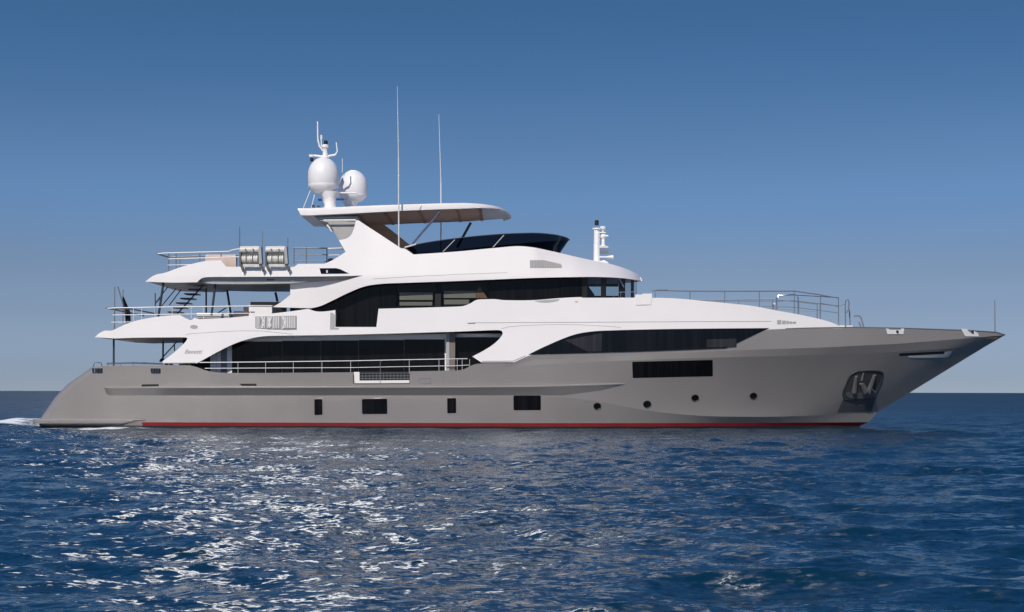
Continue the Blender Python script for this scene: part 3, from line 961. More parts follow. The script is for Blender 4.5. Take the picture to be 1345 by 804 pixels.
# ---- flybridge body with mast legs and swept wings
Wx = Curve([(-16, 3.3), (-13, 3.5), (-8, 3.52), (1.0, 3.48), (2.4, 3.30), (3.6, 2.78), (4.5, 2.10), (5.1, 1.40), (5.5, 0.72), (5.74, 0.0)])
Lx = lin([(-20, 0.06), (-9, 0.08), (-6, 0.15), (1.0, 0.15), (2.5, 0.55), (4.0, 1.0), (5.7, 1.1)])
def fly(X, Z):
    return max(0.0, Wx(X) - Lx(X) * max(0.0, Z - 6.36) - 0.05 * max(0, 5.9 - Z))
def Fm(px, py): return S(px, py, fly, 60)
FL = [(190.5, 370, 1), (198, 364.2), (205, 360.6), (216, 358.4), (235, 351.6), (250, 347.2), (265, 343.7), (278, 342.2), (289.5, 342.3, 1), (297, 350.4, 1), (386, 350.6, 1), (391, 346.7, 1), (426, 346.4, 1), (436, 342), (453.6, 331, 1),
      (444.6, 315.6, 1), (454.5, 313.4), (460, 309.5), (464, 301.5), (467, 289.6, 1), (470, 289.3, 1), (498, 307.6), (526.5, 326.2, 1), (531, 326.6), (543, 334.3, 1), (600, 330.4), (650, 325.7), (680, 323.4), (700, 325), (718, 328.6), (736, 332.6), (760, 338.2), (785, 343.4), (797, 345.6), (815, 350.8), (830, 356.8), (838.5, 362),
      (842.6, 366.8), (842.8, 369, 1), (838, 368.2), (820, 365.6), (790, 363.9), (750, 364), (700, 365.1), (600, 369.2), (530, 371.6), (500, 372.9), (478, 376.4), (456, 385.2), (436, 395), (420, 402.2), (408, 405, 1),
      (358, 403.4, 1), (370, 396), (384.5, 384.2, 1), (430, 374.8), (458, 367.2), (476, 361.9, 1), (430, 363), (300, 363.8), (272, 364), (264, 365.8), (258.5, 370.8, 1), (225, 371.2)]
fs_ = MB(); panel(fs_, FL, Fm, 0.14, 4.0, mirror=True)
flyb = fs_.build("flybridge", 'white', yacht, smooth=32)
rf = MB()
cap(rf, lin([(545, 334.2), (600, 330.4), (650, 325.7), (680, 323.4), (700, 325), (718, 328.6), (736, 332.6), (760, 338.2), (785, 343.4), (797, 345.6), (815, 350.8), (830, 356.8), (838.5, 362)]), fly, 690, 838.5, 50, 0.10, -0.01)
rows = []
for px in np.linspace(543, 690, 10):     # inner flybridge deck
    p = S(px, 345, fly); rows.append([Vector((p.x, -3.2 + 6.4 * k / 6, 6.75)) for k in range(7)])
rf.grid(rows)
rf.build("wheelhouse_roof", 'white', yacht)
# front lip of the roof closes below
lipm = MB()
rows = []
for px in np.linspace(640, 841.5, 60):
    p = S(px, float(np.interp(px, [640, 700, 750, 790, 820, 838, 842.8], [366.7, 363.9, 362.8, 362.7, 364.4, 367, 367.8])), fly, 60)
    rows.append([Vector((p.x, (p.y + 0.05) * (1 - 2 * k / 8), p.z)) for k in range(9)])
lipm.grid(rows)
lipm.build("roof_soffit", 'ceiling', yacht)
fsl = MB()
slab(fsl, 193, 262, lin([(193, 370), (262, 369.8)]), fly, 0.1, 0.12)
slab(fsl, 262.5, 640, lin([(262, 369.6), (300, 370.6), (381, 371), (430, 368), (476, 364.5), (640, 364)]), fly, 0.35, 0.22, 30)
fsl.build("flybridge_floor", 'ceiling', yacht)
fsk = MB()
panel(fsk, [(263, 366.4), (271, 363.6, 1), (300, 363.4, 1), (474, 361.6, 1), (440, 366, 1), (381, 372.4, 1), (300, 373.2), (268, 371.6)], lambda a, b: P(a, b, -3.28), 0.06, 5)
fsk.build("flybridge_side_fascia", 'grille', yacht)
# little black side window, vents, seam
sw = MB(); panel(sw, [(419.4, 352.4, 1), (441, 352.3, 1), (447, 353.8, 1), (458, 359.3, 1), (421.4, 359.6, 1)], Fm, 0.03, 4, off=-0.02); sw.build("slot_window", 'glass', flyb)
swl = MB(); panel(swl, [(428.3, 355, 1), (430.2, 355, 1), (430.4, 358.5, 1), (428.3, 358.5, 1)], Fm, 0.02, 3, off=-0.04); swl.build("slot_lamp", 'white_rail', flyb)
v_ = MB()
for i, x in enumerate(np.arange(696.5, 737, 2.15)):
    yt = 342.2 if x < 715 else 342.2 + (x - 715) * 0.2
    v_.tube([Fm(x, yt) + Vector((0, -0.012, 0)), Fm(x, 351.6) + Vector((0, -0.012, 0))], 0.02, 6)
v_.build("louvre_vent", 'grille', flyb)
vb = MB(); panel(vb, [(695.6, 341.8, 1), (714, 341.6, 1), (737.6, 348, 1), (737.6, 352, 1), (695.8, 352, 1)], Fm, 0.02, 4, off=-0.004); vb.build("vent_backing", 'seam', flyb)
s2 = MB()
seam(s2, [(490, 366.4), (540, 363.4), (600, 360.4), (640, 359), (666, 358.2)], Fm, 0.009)
s2.build("moulding_seam", 'seam', flyb)
lt = MB(); panel(lt, [(350, 366.8, 1), (360, 366.6, 1), (360, 368.2, 1), (350, 368.4, 1)], flat(-3.30), 0.03, 3); lt.build("courtesy_lamp", 'dark_metal', flyb)

ml = MB()
panel(ml, [(461, 283, 1), (486, 282, 1), (512, 301, 1), (546, 328, 1), (546, 334, 1), (530, 334, 1), (500, 312, 1), (470, 292, 1)], flat(2.15), 0.5, 6)
ml.build("mast_lining", 'taupe', flyb)
# mast inner box between the legs
mi = MB()
panel(mi, [(412, 284.6, 1), (470, 284, 1), (470, 292, 1), (462, 312, 1), (446, 318, 1), (436, 300, 1), (430, 292, 1), (420, 290, 1)], flat(-2.2), 4.4, 6)
mi.build("mast_pedestal", 'grille', flyb)
ms_ = MB(); ms_.tube([P(424.5, 289.6, -2.45), P(467, 289.2, -2.45)], 0.04, 6); ms_.build("mast_shelf_edge", 'white', flyb)
mh = MB(); mh.tube([P(429, 295.5, -2.3), P(432.5, 300, -2.3), (P(435.5, 304.5, -2.3))], 0.05, 8, 0.03); mh.build("horn", 'white', flyb)
sl_ = MB(); sl_.lathe(P(434, 342.3, -2.9), [(0.02, -0.05), (0.13, -0.02), (0.12, 0.06), (0.05, 0.1)], 16); sl_.build("deck_ball_lamp", 'black', flyb)

# windshield wrapping round the flybridge
base = [(543.5, 333.8, -3.02), (600, 330.0, -3.02), (650, 325.4, -2.98), (680, 323.2, -2.85), (700, 324.8, -2.62), (716, 328.0, -2.2), (728, 330.6, -1.6), (734.2, 332.2, -0.9), (735.5, 332.6, 0)]
topg = [(531.5, 324.6, -2.95), (560, 318.6, -2.95), (600, 313.0, -2.92), (640, 309.0, -2.85), (672, 307, -2.68), (700, 306.3, -2.3), (726, 308.2, -1.6), (744, 312.6, -0.7), (747.6, 315, 0)]
def resample(pts, n):
    pts = np.array(pts, float)
    d = np.concatenate([[0], np.cumsum(np.linalg.norm(np.diff(pts, axis=0) * np.array([1, 1, 20]), axis=1))])
    cs = [Curve(list(zip(d, pts[:, k]))) for k in range(3)]
    return [tuple(c(t) for c in cs) for t in np.linspace(0, d[-1], n)]
bb = [P(*p) for p in resample(base, 40)]; tt = [P(*p) for p in resample(topg, 40)]
ws = MB()
rows = [[a.lerp(b, k / 3) for k in range(4)] for a, b in zip(bb, tt)]
rows += [[Vector((p.x, -p.y, p.z)) for p in r] for r in reversed(rows[:-1])]
ws.grid(rows)
wsh = ws.build("windshield", 'navy_glass', yacht, smooth=60)
wt = MB()
wt.tube([r[3] for r in rows], 0.022, 6)
wt.build("windshield_top_trim", 'dark_metal', yacht)
wm = MB()
for a, b in (((581.5, 330.8), (597, 315)), ((647, 325), (661.5, 309))):
    wm.tube([P(*a, -3.05), P(*b, -2.95)], 0.022, 6)
wm.build("windshield_mullion", 'grille', yacht)
wm = MB()
wm.tube([P(531, 325.2, -2.99), P(546, 320.8, -2.99)], 0.035, 6)
wm.build("windshield_corner_trim", 'white_rail', yacht)
ws2 = MB(); panel(ws2, [(541, 338, 1), (541, 332, 1), (600, 331, 1), (680, 325, 1), (720, 331, 1), (720, 338, 1)], flat(-2.6), 0.02, 10); ws2.build("flybridge_coaming", 'black', yacht)

# ---- hardtop
htm = MB()
st = [(390, 273.6, 274.2, 2.35), (394.5, 273.3, 283.2, 2.38), (405, 273, 283.4, 2.42), (460, 270.9, 280.9, 2.6), (500, 269.1, 278.9, 2.65), (540, 267.8, 276.8, 2.68), (580, 266.6, 275.4, 2.68), (610, 266.1, 274.4, 2.66), (630, 267.2, 273.6, 2.55),
      (645, 269.2, 273.9, 2.36), (655, 271.6, 275.4, 2.0), (662, 275, 278, 1.62), (667.5, 278.6, 281.4, 1.1), (670.5, 282.6, 284.2, 0.6), (671.2, 284.6, 285.6, 0.15)]
rows = []
for px, yt, yb, w in st:
    zt = P(px, yt, -w).z; zb = P(px, yb, -w).z; X = P(px, yt, -w).x
    e = 0.10
    rows.append([Vector((X, -w + 0.10, zb)), Vector((X, -w + 0.01, zb + 0.02)), Vector((X, -w, zb + (zt - zb) * 0.55)), Vector((X, -w + 0.02, zt - 0.02)), Vector((X, -w + 0.10, zt)), Vector((X, 0, zt + 0.06)), Vector((X, w - 0.10, zt)), Vector((X, w - 0.02, zt - 0.02)),
                 Vector((X, w, zb + (zt - zb) * 0.55)), Vector((X, w - 0.01, zb + 0.02)), Vector((X, w - 0.10, zb))])
htm.grid(rows)
htm.grid([[Vector((r[0].x, r[0].y + (r[-1].y - r[0].y) * k / 8, r[0].z - (0.0))) for k in range(9)] for r in rows])
hard = htm.build("hardtop", 'white', yacht, smooth=40)
hl = MB()
sec = [s for s in st if 455 <= s[0] <= 640]
rows = []
for px, yt, yb, w in sec:
    q = P(px, yb, -w)
    rows.append([Vector((q.x, (-w + 0.16) * (1 - 2 * k / 8), q.z - 0.012 - (0.0))) for k in range(9)])
hl.grid(rows); hl.build("hardtop_lining", 'taupe', hard)
hp = MB()
for px in (505, 550, 600, 630):
    q = P(px, 278, -2.6)
    zb = float(np.interp(q.x, [P(s[0], s[2], -s[3]).x for s in st], [P(s[0], s[2], -s[3]).z for s in st]))
    hp.box((q.x - 0.06, -2.35, zb - 0.05), (q.x + 0.06, 2.35, zb - 0.014))
hp.build("hardtop_beam", 'wood', hard)
hd = MB(); hd.tube([P(668.5, 286.6, -0.6), P(662, 288.4, 0.4)], 0.06, 8); hd.build("hardtop_front_lamp", 'white_rail', hard)
hsm = MB(); hsm.tube([P(553, 269.5, -2.70), P(550.5, 276, -2.70)], 0.012, 6); hsm.build("hardtop_seam", 'grille', hard)
g_ = MB(); g_.tube([P(577, 278.5, -2.5), P(541, 321.5, -2.9)], 0.05, 10)
g_.build("hardtop_strut", 'steel', hard)
g_ = MB(); g_.tube([P(618, 292.5, 1.9), P(600, 325, 1.9)], 0.06, 10); g_.build("hardtop_strut", 'dark_metal', hard)

# ---- radar domes
def dome(px, pb, pt, w, y, name, parent=None):
    c = P(px, pb, y)
    sc = (y - CY) / FPX
    r = w * sc / 2; h = (pb - pt) * sc
    g = MB()
    prof = [(r * 0.55, 0), (r * 0.72, h * 0.05), (r * 0.97, h * 0.16), (r * 1.0, h * 0.2), (r * 1.0, h * 0.235), (r * 0.985, h * 0.24), (r * 1.0, h * 0.25), (r * 1.0, h * 0.5)]
    for k in range(1, 12):
        t = math.pi / 2 * k / 11
        prof.append((r * math.cos(t) + 0.001, h * 0.5 + h * 0.5 * math.sin(t)))
    g.lathe(c, prof, 40)
    return g.build(name, 'white_dome', yacht, smooth=50), c, r
d1, c1_, r1_ = dome(424.2, 253.5, 206.8, 40.5, -1.0, "radar_dome")
d2, c2_, r2_ = dome(463.5, 265, 223.5, 37, 1.1, "radar_dome")
pd = MB(); pd.lathe(P(432.5, 274, -1.0), [(0.33, 0), (0.27, 0.2), (0.3, 0.45), (0.42, 0.62), (0.45, 0.72)], 20); pd.build("dome_pedestal", 'white_dome', d1)
pd = MB(); pd.lathe(P(460, 274, 1.1), [(0.26, 0), (0.25, 0.1), (0.40, 0.36)], 20); pd.build("dome_pedestal", 'white_dome', d2)
wg = MB()
for a, b in (((407, 250.5), (398, 272.8)), ((413.5, 252), (408.5, 272.8))):
    wg.tube([P(*a, -1.0), P(*b, -1.2)], 0.02, 6)
wg.build("dome_stay", 'white_rail', d1)
sh = MB(); sh.box(P(441, 252.3, -0.9), P(469, 254.8, -0.6)); sh.box(P(444, 244, -0.85), P(446.5, 253, -0.7)); sh.tube([P(445, 229, -0.8), P(445, 252, -0.8)], 0.03, 6)
sh.build("mast_bracket", 'white_dome', yacht)
bl = MB(); bl.box(P(417.2, 261, -1.5), P(423, 264.6, -1.3)); bl.box(P(440.8, 260.6, -1.5), P(452, 263.4, -1.3)); bl.build("blue_mast_lamp", 'lens', yacht)
bl = MB(); bl.box(P(409, 269, -1.6), P(413, 273, -1.3)); bl.box(P(416, 270, -1.6), P(420, 273, -1.3)); bl.build("deck_fitting", 'dark_metal', yacht)
# gear on the first dome
mg = MB()
mg.lathe(P(426.6, 208, -1.0), [(0.2, 0), (0.13, 0.1), (0.10, 0.35), (0.12, 0.42), (0.17, 0.46), (0.16, 0.55), (0.1, 0.6)], 16)
mg.tube([P(407, 204.5, -1.0), P(415, 204.8, -1.0), P(426, 206, -1.0), P(440, 203.5, -1.0)], 0.05, 8)
mg.tube([P(440, 203.5, -1.0), P(442.5, 198.5, -1.0), P(441, 187, -1.0)], 0.04, 8, 0.025)
mg.tube([P(424, 198.5, -1.0), P(418.8, 192, -1.0), P(416.8, 183, -1.0), P(416.4, 159.5, -1.0)], 0.045, 8, 0.03)
mg.tube([P(421.6, 192, -1.0), P(421.4, 181.5, -1.0)], 0.03, 8)
mg.tube([P(421.6, 183, -1.0), P(421.5, 177.5, -1.0)], 0.05, 8)
mg.box(P(405.3, 203, -1.15), P(411, 206.8, -0.9))
mg.build("mast_head", 'white_dome', yacht)
mk = MB(); mk.lathe(P(427.2, 190, -1.0), [(0.07, 0), (0.09, 0.05), (0.08, 0.16), (0.03, 0.19)], 12); mk.lathe(P(409, 212, -1.0), [(0.06, 0), (0.08, 0.05), (0.07, 0.14)], 12)
mk.build("mast_lamp", 'black', yacht)
ta = MB(); ta.tube([P(449, 226.5, 0.6), P(449.2, 208.5, 0.6)], 0.018, 6); ta.build("short_antenna", 'white_rail', yacht)

# ---- whip antennas
for pts, y, mat in (([(523.6, 345), (522.8, 208), (521, 113.5)], -3.06, 'white_rail'), ([(578.8, 330), (578.6, 240), (575.6, 150.5)], 2.6, 'white_rail')):
    w_ = MB()
    w_.tube([P(*pts[0], y), P(*pts[1], y)], 0.034, 8, 0.03)
    w_.tube([P(*pts[1], y), P(*pts[2], y)], 0.022, 8, 0.010)
    w_.build("whip_antenna", mat, yacht)
wb = MB()
wb.tube([P(524.5, 331.5, -3.06), P(532, 331, -2.95)], 0.016, 6); wb.tube([P(524, 345, -3.06), P(531.5, 333, -2.95)], 0.018, 6)
wb.tube([P(523.8, 345, -3.1), P(524.2, 336, -3.1)], 0.05, 8)
wb.build("antenna_bracket", 'grille', yacht)

# ---- navigation mast on the wheelhouse roof
nm = MB()
c = P(783.6, 344.6, -0.4)
nm.lathe(c, [(0.155, 0), (0.15, 0.1), (0.135, 1.42), (0.21, 1.44), (0.21, 1.5)], 20)
nm.box(P(784, 304.7, -0.5), P(794.5, 307, -0.2)); nm.box(P(785, 323.6, -0.5), P(798, 326, -0.2)); nm.box(P(786, 336.6, -0.5), P(803, 339, -0.2))
nm.lathe(P(791.5, 304.6, -0.35), [(0.05, 0), (0.06, 0.06), (0.14, 0.12), (0.15, 0.2), (0.1, 0.24)], 16)
nm.lathe(P(792, 323.6, -0.35), [(0.17, 0), (0.08, 0.07), (0.075, 0.33), (0.13, 0.38), (0.13, 0.5), (0.10, 0.54)], 16)
nm.box(P(791, 308.6, -0.5), P(798, 311.4, -0.2))
nm.tube([P(797, 338.2, -0.3), P(805, 338, -0.3)], 0.07, 10, 0.10)
nm.prism([P(778, 345.5, -0.6), P(793, 341.5, -0.6), P(797.5, 344, -0.6), P(801, 349, -0.6)], (0, 0.5, 0))
nmo = nm.build("navigation_mast", 'white_dome', yacht)
nk = MB(); nk.lathe(P(783.3, 296, -0.4), [(0.06, 0), (0.09, 0.02), (0.09, 0.2), (0.05, 0.23)], 12); nk.build("navigation_lamp", 'black', nmo)
nk = MB(); nk.box(P(788, 327.5, -0.45), P(799, 333, -0.25)); nk.build("speaker_horn", 'grey_metal', nmo)

# ---- bow rails on the foredeck
br = MB()
yb_ = lin([(856, -3.72), (1000, -3.25), (1043, -3.0), (1101, -2.5)])
def brail(pts, r):
    base_ = [P(x, y, yb_(x)) for x, y in pts]
    br.tube(base_, r, 8)
    br.tube([Vector((p.x, -p.y, p.z)) for p in base_], r, 8)
brail([(856, 382), (862, 381.4), (900, 382.4), (960, 382.6), (1043, 382.4), (1072, 386.6), (1101, 391.6), (1101.2, 426)], 0.026)
brail([(862, 381.2), (877, 381.2)], 0.04)
brail([(940, 395.4), (1000, 395.4), (1043, 395.2), (1101, 402)], 0.016)
brail([(1000, 402.4), (1043, 403.6), (1101, 411)], 0.013)
for x, y0_, y1_ in ((860.5, 382, 392), (906, 382.4, 394), (951.6, 382.6, 398.5), (997.2, 382.6, 404), (1043, 382.4, 413), (1077.5, 387.6, 420)):
    brail([(x, y0_), (x, y1_)], 0.02)
br.build("foredeck_railing", 'grey_metal', yacht)
bl2 = MB()
bl2.tube([P(x, y, -2.6) for x, y in ((1020, 407.5), (1019.8, 392), (1023, 388.4), (1040, 387.2), (1046.5, 388), (1048, 392), (1048, 412))], 0.03, 8)
bl2.tube([P(x, y, -2.4) for x, y in ((1015.5, 406), (1015.6, 400), (1018, 398.4), (1019.5, 401), (1019, 407))], 0.03, 8)
bl2.tube([P(x, y, -1.8) for x, y in ((1076.8, 418), (1076.8, 398.6), (1101, 402.5))], 0.025, 8)
for x, y in ((1048, 388), ):
    bl2.tube([P(x, y, -2.5), P(1101, 391, -2.1)], 0.018, 8)
bl2.tube([P(1021, 396, -2.6), P(1048, 395.6, -2.6)], 0.018, 8)
bl2.build("pulpit_railing", 'steel', yacht)
ld = MB()
for x, yy in ((1110.4, -2.4), (1116.6, -2.0)):
    ld.tube([P(x, 432, yy), P(x - 0.5, 399, yy), P(x + 0.5, 394.5, yy), P(x + 3, 393.2, yy), P(x + 4.6, 397, yy), P(x + 4, 406, yy), P(x + 1, 411, yy)] if x < 1112 else [P(x, 432, yy), P(x - 1, 410, yy), P(x - 2.5, 404, yy)], 0.026, 8)
ld.tube([P(1101, 402, -2.4), P(1110, 398.6, -2.4)], 0.018, 8)
ld.tube([P(1121.5, 415.2, -1.7), P(1128.5, 414.8, -1.7), P(1131, 418, -1.7), P(1135, 432, -1.7)], 0.028, 8)
ld.tube([P(1128, 423, -1.5), P(1131.5, 432, -1.5)], 0.025, 8)
ld.build("foredeck_ladder", 'grey_metal', yacht)
stp = MB()
stp.box(P(1102, 427.5, -2.3), P(1113, 433, -1.2)); stp.build("foredeck_step", 'white', yacht)
bs = MB(); bs.tube([P(1306.8, 437.5, -0.1), P(1306.3, 394.5, -0.1)], 0.026, 8, 0.018); bs.build("bow_staff", 'grey_metal', yacht)

# ---- aft upper deck: rails, columns, stairs
ar = MB()
def arail(pts, r, ya=-3.55, both_=True):
    q = [P(x, y, ya) for x, y in pts]
    ar.tube(q, r, 8)
arail([(141, 405.2), (150, 404.6), (200, 403.6), (260, 402.9), (330, 402)], 0.022)
arail([(148, 413.8), (175, 413.6), (330, 411.5)], 0.016)
arail([(146, 423.4), (172, 423)], 0.014)
for x, y1_ in ((175, 422), (185.8, 419.5), (203.5, 417), (226, 415), (251, 419), (267, 419), (300, 417)):
    arail([(x, 404), (x, y1_)], 0.014)
ar.build("aft_upper_railing", 'white_rail', yacht)
ar2 = MB()
a = P(140.5, 404.8, -3.5); b = P(202, 411.5, 3.3)
ar2.tube([a, (a.x, 3.5, a.z)], 0.035, 8)
ar2.tube([P(139, 404.6, -3.45), P(172, 406, -1.0), P(202, 411.6, 3.4)], 0.034, 8)
ar2.build("aft_cross_rail", 'grey_metal', yacht)
for (xa, ya, xb, yb2, yy, r) in ((214.5, 371, 207.8, 416, -3.2, 0.05), (270.5, 372, 270.6, 413, 1.2, 0.038), (283, 370, 277.5, 414.5, -3.0, 0.05), (297.5, 378, 303.5, 416, 2.6, 0.05), (361.5, 384, 364.2, 396, 2.4, 0.055),
                                  (149.3, 441, 149.3, 481, -3.3, 0.042), (214.2, 444, 214, 473, 1.6, 0.04)):
    m_ = MB(); m_.tube([P(xa, ya, yy), P(xb, yb2, yy)], r, 10); m_.build("deck_pillar", 'dark_metal', yacht)
m_ = MB()
for a, b, yy in (((213, 470), (233, 448), 1.2), ((229, 451), (229, 461), 1.5), ((283, 413), (296.5, 404.5), -1.0), ((301, 404), (303, 415), 1.0)):
    m_.tube([P(*a, yy), P(*b, yy)], 0.026, 8)
m_.lathe(P(213, 473.6, 1.6), [(0.14, -0.06), (0.1, 0.05), (0.05, 0.1)], 12)
m_.build("deck_brace", 'dark_metal', yacht)
ag = MB(); ag.tube([P(150.2, 437, -3.3), P(150.4, 376.5, -3.3)], 0.026, 8, 0.018); ag.build("stern_light_pole", 'grey_metal', yacht)
sc_ = MB()
for i in range(7):
    sc_ = MB(); px = 232 + i * 5.4; py = 409.4 - i * 6.0
    a = P(px - 11, py, -1.0); b = P(px + 10, py + 1.3, -0.2)
    sc_.box((a.x, -1.2, a.z), (b.x, -0.2, a.z - 0.05))
    sc_.build("stair_tread", 'dark_metal', yacht)
sc_ = MB()
for yy in (-1.2, -0.2):
    sc_.tube([P(232, 413, yy), P(270, 371, yy)], 0.03, 8)
for a, b in (((204, 398), (220, 377)), ((212, 402), (231, 379)), ((222, 401), (238, 380))):
    sc_.tube([P(*a, -1.3), P(*b, -1.3)], 0.022, 8)
sc_.tube([P(204, 414, -1.3), P(203.5, 385, -1.3)], 0.024, 8); sc_.tube([P(203, 400, -1.3), P(212, 390, -1.3)], 0.018, 8)
sc_.build("stair_stringer", 'dark_metal', yacht)

# stern bulwark rail (low, bright) on the main deck
lr = MB()
lr.tube([P(x, y, -3.62) for x, y in ((122.5, 481.5), (124, 476.6), (132.5, 476.4), (134, 481))], 0.018, 6)
lr.tube([P(x, y, 3.4) for x, y in ((140, 477), (175, 476.2), (214, 478))], 0.03, 6)
lr.tube([P(x, y, -3.5) for x, y in ((140, 478.2), (175, 477.2), (214, 478.6))], 0.018, 6)
for x in (142, 149.5, 158, 175): lr.tube([P(x, 477, -3.5), P(x, 482, -3.5)], 0.016, 6)
lr.build("stern_rail", 'steel', yacht)

# ---- flybridge aft rails
fr_ = MB()
fr_.tube([P(x, y, -3.35) for x, y in ((207, 333.6), (214, 332.6), (300, 330.4), (305, 328.4), (314, 327))], 0.027, 8)
fr_.tube([P(x, y, -3.35) for x, y in ((221, 340.3), (300, 338), (314, 337.6))], 0.022, 8)
fr_.tube([P(x, y, -3.35) for x, y in ((220, 348.3), (255, 347.4))], 0.016, 8)
fr_.build("flybridge_aft_railing", 'white_rail', yacht)
fr_ = MB()
for x in (221.3, 230.8, 262, 290):
    fr_.tube([P(x, 333, -3.33), P(x, 356 - max(0, x - 221) * 0.25, -3.33)], 0.024, 8)
fr_.tube([P(206.4, 333.8, -3.35), P(222, 338, 3.3)], 0.035, 8)
fr_.tube([P(222, 337.8, 3.2), P(312, 334.6, 3.2)], 0.03, 8)
for x in (236, 262, 286): fr_.tube([P(x, 337, 3.2), P(x, 352, 3.2)], 0.022, 8)
fr_.build("flybridge_aft_stanchion", 'grey_metal', yacht)
fr_ = MB()
for yy in (325.6, 334.2, 343):
    fr_.tube([P(385.5, yy, 1.5), P(429, yy + 0.5, 1.5), P(450, yy + 1.2 , 1.5)], 0.02 if yy > 330 else 0.03, 8)
for x in (385.8, 402, 429):
    fr_.tube([P(x, 324 if x == 402 else 325.6, 1.5), P(x, 347, 1.5)], 0.024, 8)
fr_.build("flybridge_inner_railing", 'grey_metal', yacht)
fr_ = MB()
fr_.tube([P(430, 326.6, -2.2), P(449, 326, -2.2)], 0.03, 8); fr_.tube([P(431, 335.3, -2.2), P(446, 335, -2.2)], 0.024, 8)
fr_.build("flybridge_grab_rail", 'white_rail', yacht)
for x, y0_, y1_, yy, r in ((314.2, 298, 326, -3.2, 0.03), (344.4, 304, 330, -2.6, 0.014), (377.6, 312, 348, -3.1, 0.024)):
    w_ = MB(); w_.tube([P(x, y1_, yy), P(x, y0_, yy)], r, 8, r * 0.7); w_.build("rail_antenna", 'grey_metal', yacht)

# ================================================================== things carried on deck
def life_raft(x0, name_label):
    o = P(x0 + 14, 350, -3.45)
    root = empty("life_raft", o)
    tag(root, name_label, "life raft", "life rafts in cradles on the flybridge edge")
    y0, y1 = -3.72, -3.2
    c_ = MB(); c_.box(P(x0 + 0.5, 324.2, y0), P(x0 + 27, 330.6, y1) )
    bmv = c_
    a = P(x0 + 1, 328.4, y0 + 0.2); b = P(x0 + 27, 328.0, y0 + 0.2)
    c2 = MB(); ax_ = (b - a).normalized(); L = (b - a).length
    c2.lathe(a, [(0.05, -0.02), (0.13, 0.0), (0.152, 0.03), (0.152, L * 0.3), (0.160, L * 0.31), (0.160, L * 0.34), (0.152, L * 0.35), (0.152, L * 0.66), (0.160, L * 0.67), (0.160, L * 0.70), (0.152, L * 0.71), (0.152, L - 0.03), (0.13, L), (0.05, L + 0.02)], 24, ax_)
    cv = c2
    co = cv.build("canister_cover", 'raft', root)
    a = P(x0 + 3.5, 340.6, y0 + 0.23); b = P(x0 + 25.2, 340.2, y0 + 0.23); L = (b - a).length; ax_ = (b - a).normalized()
    bar = MB()
    prof = [(0.05, -0.01), (0.16, 0.0), (0.19, 0.02)]
    for k in range(1, 7):
        s_ = L * k / 7
        prof += [(0.19, s_ - 0.025), (0.172, s_ - 0.008), (0.172, s_ + 0.008), (0.19, s_ + 0.025)]
    prof += [(0.19, L - 0.02), (0.16, L), (0.05, L + 0.01)]
    bar.lathe(a, prof, 24, ax_); bar.build("canister", 'raft', root)
    cr = MB()
    for xx in (x0 + 1.2, x0 + 27.4):
        cr.prism([P(xx - 1.1, 331, y0), P(xx + 1.1, 331, y0), P(xx + 1.1, 351.5, y0), P(xx - 1.1, 349, y0)], (0, 0.42, 0))
        cr.prism([P(xx + 1.5, 347, y0 - 0.02), P(xx + 5.5, 352, y0 - 0.02), P(xx + 3, 357, y0 - 0.0), P(xx + 1.0, 352, y0 - 0.02)], (0, 0.10, 0))
    cr.box(P(x0 + 2, 333.2, y0 + 0.1), P(x0 + 26, 347, y1))
    cr.build("cradle", 'strap', root)
    bt = MB(); bt.box(P(x0 + 5.2, 346.8, y0 + 0.02), P(x0 + 26.4, 350.4, y0 + 0.1)); bt.build("cradle_plate", 'raft', root)
    fr = MB(); fr.prism([P(x0 + 25, 326, y0 - 0.03), P(x0 + 28.5, 324, y0 - 0.03), P(x0 + 30, 346, y0 - 0.03), P(x0 + 26, 347, y0 - 0.03)], (0, 0.4, 0)); fr.build("cradle_side_frame", 'grille', root)
    ln = MB()
    for k, (qx, qy) in enumerate(((8, 327.6), (18, 327.4))):
        ln.lathe(P(x0 + qx, qy, y0 - 0.03), [(0.03, 0), (0.03, 0.03)], 10, Vector((0, 1, 0)))
    for qx in (9, 17):
        ln.tube([P(x0 + qx, 332.4, y0 + 0.0), P(x0 + qx, 336, y0 + 0.01), P(x0 + qx, 346, y0 + 0.02)], 0.012, 6)
    ln.build("lashing", 'strap', root)
    return root
life_raft(313.8, "white ribbed life raft canister in its cradle nearest the stern, beside the white railing")
life_raft(347.6, "white ribbed life raft canister in its cradle nearer the radar mast, beside the grey railing")

# flag on its leaning staff at the stern
sf = MB(); sf.tube([P(154.5, 376.5, 0.2), P(168.5, 425, 0.2)], 0.03, 8, 0.03); sf.tube([P(161.3, 380, 0.3), P(161.2, 425.5, 0.3)], 0.02, 8)
sf.build("flag_staff", 'grey_metal', yacht)
fg = MB()
rows = []
for i in range(14):
    t = i / 13
    xl = 160.6 + 4.5 * t; xr = 162.2 + 9.2 * min(1, t * 1.6)
    py = 390 + 34.5 * t
    rows.append([P(xl + (xr - xl) * k / 6, py + 0.8 * math.sin(k * 1.7), 0.14 + 0.13 * math.sin(k * 1.9 + t * 3)) for k in range(7)])
fg.grid(rows)
g2 = MB(); g2.grid([[p + Vector((0, 0.012, 0)) for p in r] for r in rows])
fg.v += g2.v; fg.f += [tuple(i + len(g2.v) for i in f) for f in g2.f]
flag = fg.build("flag", 'flagdark', None, smooth=80)
tag(flag, "dark furled flag hanging from the leaning staff at the stern", "flag")
gs = MB(); gs.grid([[p + Vector((-0.02, -0.03, 0.02)) for p in r[:2]] for r in rows[:7]]); gs.build("green_stripe", 'green', flag)

